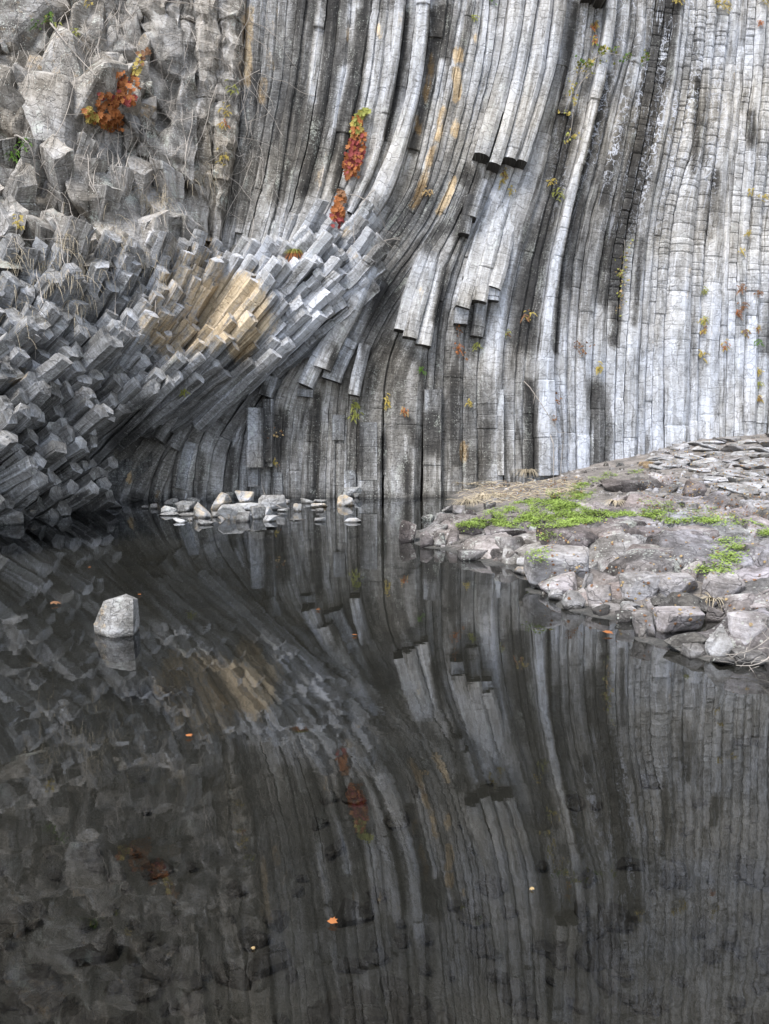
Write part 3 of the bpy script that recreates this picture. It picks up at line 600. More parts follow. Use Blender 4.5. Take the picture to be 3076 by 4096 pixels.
def bar(pts, w, protr, parent=CURTAIN, mat=M_COL, dfun=d_wall, **kw):
    c = smooth_poly(pts); n = len(c)
    if isinstance(protr, tuple): protr = np.linspace(protr[0], protr[1], n) ** 1.0
    if isinstance(w, tuple): w = np.linspace(w[0], w[1], n)
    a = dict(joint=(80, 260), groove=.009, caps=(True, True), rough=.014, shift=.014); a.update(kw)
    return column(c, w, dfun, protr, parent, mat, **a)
iM = {k: i for i, k in enumerate(MK)}
# columns broken off in mid-wall: they stand proud and end in the air
for a, b, ve in ((16, 17, 655), (17, 18, 690), (18, 19, 668), (19, 20, 677)):
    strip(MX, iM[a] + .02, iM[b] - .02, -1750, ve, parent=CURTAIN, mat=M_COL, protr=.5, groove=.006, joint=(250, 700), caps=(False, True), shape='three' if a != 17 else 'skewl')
strip(MX, iM[22], iM[23], -1750, 1900, parent=CURTAIN, mat=M_COL, protr=.3, groove=.01, joint=(60, 260), shape='skewl')
strip(MX, iM[10], iM[11], -1750, 900, parent=CURTAIN, mat=M_COL, protr=.26, groove=.006, joint=(150, 400), shape='three')
strip(MX, iM[8] + .45, iM[9], -1750, 860, parent=CURTAIN, mat=M_COL, protr=.2, groove=.008, joint=(90, 300), shape='three')
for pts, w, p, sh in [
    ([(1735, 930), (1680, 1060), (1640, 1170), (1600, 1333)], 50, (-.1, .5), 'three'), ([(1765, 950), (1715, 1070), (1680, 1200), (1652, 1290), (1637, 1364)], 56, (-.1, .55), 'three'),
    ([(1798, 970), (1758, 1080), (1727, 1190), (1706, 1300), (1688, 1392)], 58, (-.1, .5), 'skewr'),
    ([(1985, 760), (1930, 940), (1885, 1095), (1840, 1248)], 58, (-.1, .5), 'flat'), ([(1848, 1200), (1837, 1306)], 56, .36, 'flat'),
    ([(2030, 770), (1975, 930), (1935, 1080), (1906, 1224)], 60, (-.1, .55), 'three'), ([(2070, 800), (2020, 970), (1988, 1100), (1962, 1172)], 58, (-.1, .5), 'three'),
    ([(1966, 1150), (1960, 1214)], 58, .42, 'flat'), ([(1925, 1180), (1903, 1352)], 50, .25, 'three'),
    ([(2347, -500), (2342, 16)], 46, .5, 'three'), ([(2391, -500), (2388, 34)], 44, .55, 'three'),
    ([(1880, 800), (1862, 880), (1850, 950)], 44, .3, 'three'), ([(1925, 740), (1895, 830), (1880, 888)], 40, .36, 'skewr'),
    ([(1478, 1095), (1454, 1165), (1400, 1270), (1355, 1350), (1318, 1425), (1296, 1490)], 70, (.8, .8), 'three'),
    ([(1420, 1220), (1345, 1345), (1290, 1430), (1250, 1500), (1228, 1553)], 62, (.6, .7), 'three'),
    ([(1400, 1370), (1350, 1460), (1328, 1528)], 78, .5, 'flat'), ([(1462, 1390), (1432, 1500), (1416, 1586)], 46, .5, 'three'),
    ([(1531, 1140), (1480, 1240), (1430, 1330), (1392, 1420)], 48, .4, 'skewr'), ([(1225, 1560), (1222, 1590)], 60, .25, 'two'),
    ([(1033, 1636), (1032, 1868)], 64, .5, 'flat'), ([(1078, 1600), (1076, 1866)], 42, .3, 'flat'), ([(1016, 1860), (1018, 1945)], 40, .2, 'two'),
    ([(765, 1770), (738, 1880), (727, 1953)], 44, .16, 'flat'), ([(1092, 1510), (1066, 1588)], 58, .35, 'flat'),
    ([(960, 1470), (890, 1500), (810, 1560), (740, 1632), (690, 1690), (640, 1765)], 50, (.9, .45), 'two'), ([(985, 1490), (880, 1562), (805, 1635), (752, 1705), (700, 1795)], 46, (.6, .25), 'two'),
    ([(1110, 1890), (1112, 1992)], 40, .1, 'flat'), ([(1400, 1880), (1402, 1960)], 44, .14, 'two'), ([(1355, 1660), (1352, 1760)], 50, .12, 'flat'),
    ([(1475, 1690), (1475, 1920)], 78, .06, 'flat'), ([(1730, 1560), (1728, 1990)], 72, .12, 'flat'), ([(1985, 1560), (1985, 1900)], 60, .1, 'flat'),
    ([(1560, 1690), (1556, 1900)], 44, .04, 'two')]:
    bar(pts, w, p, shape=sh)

# ---- columns seen end on: packed prisms that run up and outwards and break off at the rock face
def inside(u, v, poly):
    c = False; n = len(poly)
    for i in range(n):
        (x1, y1), (x2, y2) = poly[i], poly[(i + 1) % n]
        if (y1 > v) != (y2 > v) and u < (x2 - x1) * (v - y1) / (y2 - y1) + x1: c = not c
    return c
def prism(tip, axis, rad, length, parent, mat, tone_off=0.0, rough=.012, slant=.25, sides=None, jnt=(.25, .9), cap_tone=.07, step=1.0):
    rng = np.random.RandomState(RNG.randrange(10 ** 6))
    k = sides or int(rng.choice([4, 5, 5, 6, 6])); a = np.arange(k) * 2 * math.pi / k + rng.uniform(0, 6) + rng.uniform(-.22, .22, k)
    rr = rad * rng.uniform(.87, 1.14, k); co = np.stack([np.cos(a) * rr, np.sin(a) * rr], -1)
    sub = 3
    prof = np.concatenate([[co[i] * (1 - q / sub) + co[(i + 1) % k] * (q / sub) for q in range(sub)] for i in range(k)]); K = len(prof)
    edg = np.tile([1.0, .0, .0], k)
    ax = np.array(axis) / np.linalg.norm(axis); e1 = np.cross(ax, [.2, .9, .1]); e1 /= np.linalg.norm(e1); e2 = np.cross(ax, e1)
    tilt = rng.uniform(-slant, slant, 2)
    s = [0.0]; x = rng.uniform(*jnt) * .6; rows = [(0.0, .98, 0), (.012, 1.0, 0)]; seg = 0
    off = [np.zeros(2)]
    grid = list(np.arange(.16, length, .17)); 
    js = []
    while x < length: js.append(x); x += rng.uniform(*jnt)
    for g_ in grid: 
        if all(abs(g_ - j) > .05 for j in js): rows.append((g_, 1.0, None))
    for j in js: rows += [(j - .018, 1.0, None), (j, .945, None), (j + .018, 1.0, None)]
    rows.sort(key=lambda r: r[0]); R = len(rows); ss = np.array([r[0] for r in rows]); sc = np.array([r[1] for r in rows])
    sg = np.searchsorted(np.array(js + [1e9]), ss); offs = rng.normal(0, .05 * rad * step, (len(js) + 2, 2)); offs[0] = 0
    swell = 1 + .02 * np.sin(ss * 9 + rng.uniform(0, 6))
    pp = prof[None] * (sc * swell)[:, None, None] + offs[sg][:, None]
    lag = (prof @ tilt)[None] * np.exp(-ss / .8)[:, None]
    V = np.array(tip) + (-ss[:, None] + lag)[..., None] * ax + pp[..., :1] * e1 + pp[..., 1:] * e2
    V += (fbm(V.reshape(-1, 3) * 5.5, 3, 31).reshape(R, K) * rough)[..., None] * np.array([1, -1, 1]) + (fbm(V.reshape(-1, 3) * 1.7, 2, 8).reshape(R, K) * rough * 1.6)[..., None] * np.array([-1, -1, 1])
    V = V.reshape(-1, 3)
    cen = V[:K].mean(0) + ax * rng.uniform(-.03, .05)
    Fc = [[i * K + j, i * K + (j + 1) % K, (i + 1) * K + (j + 1) % K, (i + 1) * K + j] for i in range(R - 1) for j in range(K)]
    inner = V[:K] * .5 + cen * .5 + rng.normal(0, .006, (K, 3)) + ax * rng.normal(0, .012)
    V = np.concatenate([V, V[:K], inner, [cen]]); b = R * K
    Fc += [[b + K + j, b + K + (j + 1) % K, b + (j + 1) % K, b + j] for j in range(K)] + [[b + 2 * K, b + K + (j + 1) % K, b + K + j] for j in range(K)]
    arc = np.r_[0, np.cumsum(np.linalg.norm(np.diff(prof, axis=0), axis=1))]; rz = rng.uniform(0, 200)
    st = np.stack([np.tile(arc, R) + rz, np.repeat(ss, K), np.full(R * K, rz)], -1)
    capst = np.stack([np.r_[prof[:, 0], prof[:, 0] * .5, 0] * .6 + rz + 3, np.r_[prof[:, 1], prof[:, 1] * .5, 0] - 3, np.full(2 * K + 1, rz)], -1)
    st = np.concatenate([st, capst]); pu, pv = pix(V)
    tone = tone_at(pu, pv) + tone_off + rng.normal(0, .06)
    tone[b:] += cap_tone
    och = ochre_at(pu, pv); och[b:] *= .7
    e = np.r_[np.tile(edg, R), np.zeros(2 * K + 1)]
    o = mesh_obj('basalt_column', V - np.array(tip), Fc, mat, parent, {'st': st, 'tone': tone, 'ochre': och, 'edge': e})
    o.location = Vector(tip) - Vector(CLIFF.location)
    return o
def patch(poly, phi, toward, d, parent, mat, jitter=.25, length=2.2, limit=400, side=0.0, tone_off=0.0, spread=.05, four=False, **kw):
    ph = math.radians(phi); k = math.sqrt(1 - toward ** 2)
    a0 = np.array([math.cos(ph) * k, -toward, math.sin(ph) * k]); a0 /= np.linalg.norm(a0)
    e1 = np.array([-math.sin(ph), 0, math.cos(ph)]); e2 = np.cross(a0, e1)
    pc = np.mean(np.array(poly), axis=0); P0 = at(pc[0], pc[1], d_fan(pc[0], pc[1])); n = 0
    todo = []
    for i in range(-40, 41):
        for j in range(-40, 41):
            q = P0 + e1 * (i * d * .9) + e2 * ((j + .5 * (i % 2)) * d) + NR.normal(0, d * .07, 3)
            s = np.arange(-9, 9, .08); L = q + s[:, None] * a0
            L = L[L[:, 1] > 4]
            u, v = pix(L); ok = (L[:, 1] < 23) & (L[:, 2] > -.6) & (u > -400) & (u < 1800) & (v > -500) & (v < 2300)
            if ok.sum() < 4: continue
            L, u, v = L[ok], u[ok], v[ok]
            inn = L[:, 1] > d_fan(u, v)
            cr = np.where(inn[:-1] & ~inn[1:])[0]
            if len(cr) == 0: continue
            c = cr[-1]
            if not inside(u[c], v[c], poly): continue
            todo.append(L[c] + a0 * NR.normal(0, jitter))
    for tip in todo[:limit]:
        tu, tv = pix(np.array(tip)); dp_ = math.radians(.9 * float(d_phi(tu, tv))); ca, sa = math.cos(dp_), math.sin(dp_)
        ax = np.array([a0[0] * ca - a0[2] * sa, a0[1], a0[0] * sa + a0[2] * ca]) + NR.normal(0, spread, 3)
        prism(tip, ax, d * RNG.uniform(.57, .63), length, parent, mat, tone_off=tone_off, sides=RNG.choice([4, 5, 5, 6]) if four else None, **kw); n += 1
    return n
n1 = patch([(600, 990), (860, 935), (1000, 920), (1130, 1000), (1200, 1200), (1260, 1300), (1150, 1410), (930, 1500), (700, 1610), (560, 1500), (420, 1250), (440, 1050)],
           44, .2, .275, FAN, M_FAN, jitter=.24, length=2.8, cap_tone=.1, spread=.025)
n2 = patch([(1100, 900), (1250, 850), (1480, 860), (1575, 1010), (1520, 1150), (1330, 1270), (1230, 1290), (1170, 1050)], 42, .18, .285, FAN, M_FAN, jitter=.24, length=2.6, cap_tone=.06, spread=.03, jnt=(.14, .5), step=2.0)
OVER = sheet('overhang', np.arange(-320, 640, 30), np.arange(980, 2121, 30), lambda u, v: np.minimum(d_fan(u, v) + 1.3, d_wall(u, v) + .5) + np.clip((u - 380) / 60, 0, 1) * .5, M_FAN, .15)
n3 = patch([(-150, 1310), (430, 1230), (560, 1500), (600, 1570), (450, 1680), (400, 1760), (430, 1850), (480, 1920), (420, 2010), (-150, 2110)], 37, .25, .29, OVER, M_FAN, jitter=.24, slant=.35, length=2.6, spread=.035, cap_tone=.05)
n4 = patch([(-150, 1000), (430, 1010), (600, 990), (430, 1240), (-150, 1320)], 46, .3, .345, OVER, M_FAN, jitter=.3, slant=.45, spread=.06, rough=.02, cap_tone=.05)
n6 = patch([(-150, 520), (300, 500), (560, 560), (720, 760), (800, 945), (600, 990), (430, 1010), (-150, 1010)], 52, .33, .56, ROUGH, M_ROUGH, jitter=.3, slant=.6, spread=.12, rough=.05, cap_tone=.08, length=2.0, four=True)
# angular blocks of the rough face, each wedged in the rock
n5 = 0; placed = []
poly5 = [(-150, -300), (500, -300), (560, 200), (600, 420), (560, 560), (300, 520), (-150, 540)]
for it in range(6000):
    u, v = RNG.uniform(-150, 840), RNG.uniform(-300, 1040)
    if not inside(u, v, poly5): continue
    r = RNG.choice([40, 48, 62, 80, 105, 130]) * RNG.uniform(.85, 1.15) * (1.0 if u < 350 else .8)
    if it > 4000: break
    if any((u - a) ** 2 + (v - b) ** 2 < (.56 * (r + c)) ** 2 for a, b, c in placed): continue
    placed.append((u, v, r)); D = float(d_fan(u, max(v, -300))); P = at(np.float64(u), np.float64(v), D); w = r * D / F_PX
    me = rock_mesh('rock_block', (w * RNG.uniform(1.9, 2.6), w * RNG.uniform(1.6, 2.4), w * RNG.uniform(2.4, 3.8)), RNG.randrange(10 ** 6), 5, .02, 3, .5, 0.0, 0.0, False, (.34, .62))
    o = link(bpy.data.objects.new('rock_block', me), ROUGH); o.location = Vector(P + np.array([0, w * RNG.uniform(.25, .8), 0])) - Vector(CLIFF.location)
    o.rotation_euler = (RNG.uniform(-.2, .2), RNG.uniform(.05, .6), RNG.uniform(-.5, .5)); n5 += 1
    tv = float(tone_base(u, v)) + RNG.gauss(0, .07); oc_ = RNG.choice([0, 0, 0, .15, .3, .42]); me.attributes['ochre'].data.foreach_set('value', np.full(len(me.vertices), oc_, np.float32)); at_ = me.attributes['tone']; at_.data.foreach_set('value', np.full(len(me.vertices), tv, np.float32)); me.materials.clear(); me.materials.append(M_ROUGH2)
print('PRISMS', n1, n2, n3, n4, n5)

# ---- the hillside above the cliff, out of the frame
U = np.arange(-320, 4000, 100); edge_u = at(U, np.full(len(U), -1750.0), d_wall(U, np.full(len(U), -1750.0)) + .2)
rows = [edge_u]
for dy, dz in ((3, 1.2), (10, 5), (30, 12), (80, 18)): rows.append(edge_u * np.array([1 + dy / 40, 1, 1]) + np.array([0, dy, dz]))
P = np.concatenate(rows); nu = len(U)
mesh_obj('hill', P, [[j * nu + i, j * nu + i + 1, (j + 1) * nu + i + 1, (j + 1) * nu + i] for j in range(4) for i in range(nu - 1)], plain('hill_scrub', (.07, .075, .035), .9, .5, 1.2))['kind'] = 'structure'

# ------------------------------------------------------------------ the ground: bank, mound and pool bed in one sheet
SHORE = [(1790, 1982), (1709, 2032), (1690, 2075), (1640, 2120), (1680, 2185), (1760, 2200), (1851, 2240), (2000, 2262), (2069, 2312), (2107, 2364), (2164, 2388), (2259, 2434), (2373, 2462), (2487, 2492),
         (2572, 2548), (2657, 2560), (2752, 2614), (2828, 2638), (2923, 2652), (3076, 2664), (3300, 2680)]
ctrl = [tuple(on_level(u, v)) for u, v in SHORE]
for u, v, d in [(2000, 1925, 20.3), (1800, 1965, 20.4), (2100, 1935, 20.4), (2300, 1872, 21), (2600, 1800, 21.6), (2750, 1752, 22), (3076, 1730, 22.4), (3300, 1715, 22.8), (2480, 1878, 17), (2300, 1935, 17), (2700, 1893, 17.5),
                (2900, 1845, 19), (3076, 1820, 19), (2200, 2020, 15), (2000, 2050, 15), (1850, 2060, 14.6), (1800, 2110, 13.2), (2400, 2050, 13.5), (2700, 2040, 13.5), (3000, 2020, 14), (2300, 2190, 10.5), (2100, 2150, 12), (2500, 2190, 10.3),
                (2800, 2170, 10.5), (3076, 2140, 11), (3300, 2140, 11), (2600, 2340, 8.4), (2800, 2340, 8.3), (3076, 2340, 8.3), (2900, 2500, 7.0), (3076, 2490, 7.0), (3300, 2490, 7), (2450, 2350, 8.7), (2280, 2330, 9.4), (2700, 2480, 7.5)]:
    ctrl.append(tuple(at(u, v, d)))
for x, y, z in [(0, 3, -.55), (-3, 3, -.5), (3, 3.5, -.6), (-2, 6, -.7), (1.2, 6, -.7), (-4, 9, -.7), (0, 9, -.6), (-1, 13, -.5), (-4, 14, -.6), (-2, 18, -.4), (1, 17, -.4), (-6, 12, -.5), (-4, 19, -.4), (0, 20, -.3), (-9, 14, -.4), (-9, 9, -.6), (-8, 3, -.4), (6, 3, -.5), (2.3, 10, -.55), (1.0, 14.5, -.45), (3, 7.2, -.55),
                (8, 3.5, -.2), (14, 8, .6), (14, 16, 1.2), (16, 23, 2), (-12, 20, -.3), (0, 24, .2), (10, 26, 1.8)]:
    ctrl.append((x, y, z))
terr = RBF(ctrl)
def ground_z(x, y):
    x = np.asarray(x, float); y = np.asarray(y, float)
    z = terr(np.clip(x, -14, 18), np.clip(y, 2, 26))
    P = np.stack([x, y, np.zeros_like(x)], -1)
    z = z + .05 * fbm(P * 1.5, 3, 2) + .02 * fbm(P * 6, 2, 6)
    bank = np.clip((1.6 - y) / 1.2, 0, 1); z = z * (1 - bank) + .35 * bank
    far = np.clip((np.abs(x) - 16) / 10, 0, 1); z = z * (1 - far) + 1.2 * far
    return z
gx = np.r_[-400, -120, -60, -30, -20, np.arange(-14, 14.01, .11), 20, 30, 60, 120, 400]; gy = np.r_[-400, -120, -50, -20, -8, np.arange(-3, 24.01, .11), 30, 60, 120, 400]
GX, GY = np.meshgrid(gx, gy); GZ = ground_z(GX, GY)
P = np.stack([GX, GY, GZ], -1).reshape(-1, 3); nx = len(gx)
m, t, out = nt('ground_soil'); g = N(t)
pos = g.add('ShaderNodeTexCoord').outputs['Object']; sx = g.add('ShaderNodeSeparateXYZ', {0: pos})
n1_ = g.noise(pos, 2.2, 6, .65); n2_ = g.noise(pos, 14, 6, .75); n3_ = g.noise(pos, 55, 4, .7)
dry = g.ramp(g.math('ADD', g.math('MULTIPLY', n1_, .5), g.math('MULTIPLY', n2_, .5)), [(.32, (.05, .042, .036)), (.46, (.16, .145, .13)), (.58, (.3, .265, .24)), (.72, (.27, .26, .255))])
bed = g.ramp(g.math('ADD', g.math('MULTIPLY', n1_, .7), g.math('MULTIPLY', n3_, .3)), [(.3, (.028, .028, .026)), (.5, (.056, .055, .05)), (.7, (.088, .085, .076))])
wet = g.ramp(g.math('ADD', sx.outputs[2], g.math('MULTIPLY', g.math('SUBTRACT', n2_, .5), .1)), [(.0, 0.0), (.08, 1.0)])
col = g.mix(wet, bed, dry)
bp = g.add('ShaderNodeBump', {'Height': g.math('ADD', n2_, n3_), 'Strength': .8, 'Distance': .04})
b = g.add('ShaderNodeBsdfPrincipled', {'Base Color': col, 'Roughness': .9, 'Normal': bp.outputs[0]}); t.links.new(b.outputs[0], out.inputs[0])
GR = mesh_obj('ground', P, [[j * nx + i, j * nx + i + 1, (j + 1) * nx + i + 1, (j + 1) * nx + i] for j in range(len(gy) - 1) for i in range(nx - 1)], m, smooth=True)
GR['kind'] = 'structure'

# ------------------------------------------------------------------ water
m, t, out = nt('pool_water'); g = N(t)
pos = g.add('ShaderNodeTexCoord').outputs['Object']
w1 = g.noise(g.vmul(pos, (1, 1.6, 1)), 1.6, 3, .5); w2 = g.noise(g.vmul(pos, (1, 2.2, 1)), 9, 2, .5)
calm = g.ramp(g.noise(pos, .33, 2, .5), [(.45, .15), (.62, 1.0)])
bp = g.add('ShaderNodeBump', {'Height': g.math('ADD', w1, g.math('MULTIPLY', g.math('MULTIPLY', w2, calm), .16)), 'Strength': .018, 'Distance': .05})
fr = g.add('ShaderNodeFresnel', {'IOR': 1.66, 'Normal': bp.outputs[0]})
tr = g.add('ShaderNodeBsdfTransparent', {'Color': (.74, .74, .7, 1)}); gl = g.add('ShaderNodeBsdfGlossy', {'Color': (.95, .97, 1, 1), 'Roughness': .012, 'Normal': bp.outputs[0]})
mx = g.add('ShaderNodeMixShader', {0: fr.outputs[0], 1: tr.outputs[0], 2: gl.outputs[0]}); t.links.new(mx.outputs[0], out.inputs[0])
WA = mesh_obj('water', [(-40, .9, 0), (17, .9, 0), (17, 25, 0), (-40, 25, 0)], [[0, 1, 2, 3]], m); WA['kind'] = 'structure'

# ------------------------------------------------------------------ loose rocks
def ground_hit(u, v):
    """where the line of sight through a pixel meets the ground or the water"""
    r = rays(np.float64(u), np.float64(v)); s = np.arange(4, 23, .05); L = r[None] * s[:, None] + np.array([0, 0, CAM_H])
    z = np.maximum(ground_z(L[:, 0], L[:, 1]), 0); k = np.where(L[:, 2] < z)[0]
    return L[k[0]] if len(k) else L[-1]
def rock(u0, u1, v0, v1, tone, hue, och, label, name='rock', depth=.8, cuts=9, sink=.25, flat=False, cat='rock', group=None, seed=None, rough=.04, yaw=0, sub=2, roll=0, cutr=(.45, .75)):
    u = (u0 + u1) / 2; p = ground_hit(u, v1); k = p[1] / F_PX
    w = (u1 - u0) * k; h = (v1 - v0) * k; wet = p[2] < .03; dp = max(w * depth, h * .5)
    H = h * (1 + sink) - dp * .18
    H = max(H, h * .6)
    me = rock_mesh(name, (w, dp, H), RNG.randrange(10 ** 6) if seed is None else seed, cuts, rough, sub, tone, och, hue, flat, cutr)
    if wet:
        z_ = np.array([v.co.z for v in me.vertices]) + H / 2 - h * sink; a_ = me.attributes['tone']; t_ = np.zeros(len(z_), np.float32); a_.data.foreach_get('value', t_); t_ -= .5 * np.clip((.035 - z_) / .02, 0, 1).astype(np.float32); a_.data.foreach_set('value', t_)
    o = link(bpy.data.objects.new(name, me)); o.location = (p[0], p[1] + dp * .42, p[2] + H / 2 - h * sink); o.rotation_euler = (0, roll, yaw)
    return tag(o, label, cat, group)
G = 'stones lying in the shallow pool'
POOL = [  # u0 u1 v0 v1 tone hue ochre label
    (654, 706, 1989, 2022, .62, 0, 0, 'rounded grey stone at the back left of the pool heap'), (696, 774, 1996, 2042, .66, 0, 0, 'bluish grey stone behind the tan block in the pool heap'),
    (744, 795, 1985, 2012, .58, 0, 0, 'grey stone touching the wall behind the pool heap'), (645, 702, 2019, 2054, .74, 0, .1, 'pale stone above the flat slab on the heap\'s left'),
    (711, 753, 2019, 2050, .6, 0, 0, 'small blue grey stone left of the large tan block'), (622, 708, 2040, 2064, .7, 0, .1, 'long flat slab at the left end of the pool heap'),
    (711, 776, 2046, 2066, .62, 0, .1, 'low stone just left of the tan block\'s foot'), (768, 843, 2008, 2073, .8, 0, .35, 'large rounded tan block at the front of the pool heap'),
    (839, 915, 1966, 2040, .8, 0, .4, 'tall cream slab leaning at the middle of the pool heap'), (892, 926, 1966, 2008, .46, 0, 0, 'dark blue grey stone behind the leaning cream slab'),
    (938, 1012, 1960, 2012, .82, 0, .35, 'pointed cream stone at the back of the pool heap'), (913, 1039, 2004, 2042, .82, 0, .1, 'wide pale slab below the pointed cream stone'),
    (873, 982, 2015, 2081, .8, 0, .15, 'biggest pale block at the front of the pool heap'), (843, 880, 2046, 2070, .6, 0, 0, 'small grey stone between the two front blocks'),
    (942, 993, 2046, 2088, .62, 0, .1, 'half blue half cream stone at the biggest block\'s right foot'), (1001, 1058, 2025, 2077, .66, 0, 0, 'triangular grey stone right of the biggest block'),
    (1032, 1142, 1972, 2042, .76, 0, 0, 'large pale grey boulder at the right back of the heap'), (1046, 1086, 2025, 2064, .8, 0, .4, 'upright tan stone in front of the pale grey boulder'),
    (1050, 1105, 2060, 2088, .84, 0, .15, 'cream wedge in the water at the heap\'s front right'), (1110, 1150, 2030, 2047, .6, 0, 0, 'thin grey stone at the right tip of the heap'),
    (1126, 1158, 1992, 2016, .7, 0, .4, 'small brown stone behind the pale grey boulder'), (1172, 1205, 2012, 2046, .8, 0, .35, 'fin shaped tan stone standing alone in the water'),
    (1157, 1220, 2070, 2084, .76, 0, .2, 'flat tan stone in the water below the fin shaped one'), (1203, 1256, 1988, 2014, .72, 0, 0, 'grey stone near the wall right of the fin'),
    (1252, 1304, 1993, 2011, .74, 0, .2, 'low cream stone near the wall, back right of the fin'), (1245, 1304, 2008, 2031, .78, 0, .4, 'tan stone lying between the fin and the lone block'),
    (1262, 1292, 2031, 2048, .55, 0, 0, 'tiny blue grey stone below the tan one'), (1256, 1300, 2067, 2088, .72, 0, 0, 'pale stone alone in the water, middle of the front row'),
    (1347, 1416, 1976, 2024, .78, 0, .35, 'square tan block at the foot of the wall'), (1376, 1440, 1944, 1990, .74, 0, 0, 'slanting grey slab resting behind the square tan block'),
    (1412, 1440, 1972, 1992, .6, 0, 0, 'small grey stone beside the slanting slab'), (1376, 1441, 2067, 2090, .8, 0, .1, 'flat white stone in the water, farthest right of the row'),
    (565, 595, 2018, 2035, .62, 0, 0, 'small stone in the water left of the heap'), (597, 628, 2014, 2035, .58, 0, 0, 'grey stone second from the heap\'s left tip'),
    (685, 742, 2069, 2092, .8, 0, .05, 'pale flat stone in front of the heap\'s left half'), (782, 850, 2074, 2100, .58, 0, 0, 'blue grey flat stone in front of the tan block'),
    (744, 772, 2068, 2084, .7, 0, .1, 'little stone wedged between two flat front stones'),
    (406, 475, 1997, 2033, .6, 0, 0, 'pale slab at the water\'s edge under the dark overhang'), (72, 142, 2034, 2080, .42, 0, .2, 'brown rounded rock at the left shore'),
    (-20, 72, 2033, 2104, .5, 0, .1, 'grey rock at the left shore in the picture\'s corner'), (340, 404, 1990, 2040, .45, 0, 0, 'dark grey block under the overhang beside the pale slab')]
for r in POOL: e_ = (r[1] - r[0]) * .05; r = (r[0] - e_, r[1] + e_, r[2] - (r[3] - r[2]) * .12, r[3], r[4] - .06, r[5], min(.6, r[6] + .14), r[7]); rock(*r, name='pool_stone', group=G, sink=.3, cuts=7, cutr=(.36, .66), rough=.03, depth=.75, flat=RNG.random() < .5, cat='stone')

# the lone white stone
p = on_level(np.float64(447), np.float64(2551)); k = p[1] / F_PX
cs = [(358, 2512), (458, 2553), (536, 2525), (534, 2400), (500, 2388), (408, 2410)]
bm = bmesh.new(); pts = []
for (u, v), dd in zip(cs, [.14, -.02, .06, .1, .14, .12]): pts.append(Vector(((u - 455) * k, dd, (2551 - v) * k)))
for (u, v), dd in zip([(380, 2500), (420, 2430), (470, 2402), (525, 2420), (525, 2500)], [.33, .36, .34, .3, .32]): pts.append(Vector(((u - 455) * k, dd, (2551 - v) * k)))
for q in list(pts): 
    if q.z < .12: pts.append(Vector((q.x * .9, q.y + .04, -.25)))
for q in pts: bm.verts.new(q)
h = bmesh.ops.convex_hull(bm, input=bm.verts[:])
bmesh.ops.delete(bm, geom=[e for e in h['geom_interior'] if isinstance(e, bmesh.types.BMVert)], context='VERTS')
bmesh.ops.triangulate(bm, faces=bm.faces[:])
for _ in range(4): bmesh.ops.subdivide_edges(bm, edges=bm.edges[:], cuts=1, use_grid_fill=True)
V = np.array([v.co for v in bm.verts]); bm.verts.index_update(); Fc = [[v.index for v in f.verts] for f in bm.faces]; bm.free()
nr = V - V.mean(0); nr /= np.linalg.norm(nr, axis=1, keepdims=True)
V = V + nr * (  .006 * fbm(V * 9, 3, 2) + .005 * fbm(V * 30, 2, 4))[:, None]
left = np.clip((-.02 - V[:, 0]) * 14, 0, 1)
o = mesh_obj('white_stone', V, Fc, M_ROCK, None, {'st': V * 3 + 20, 'tone': .64 - .06 * left - .5 * np.clip((.03 - V[:, 2]) * 25, 0, 1), 'ochre': .42 * left, 'edge': np.zeros(len(V)), 'hue': np.zeros(len(V))})
o.location = tuple(p); tag(o, 'lone angular white stone standing in the dark water, front left', 'stone')

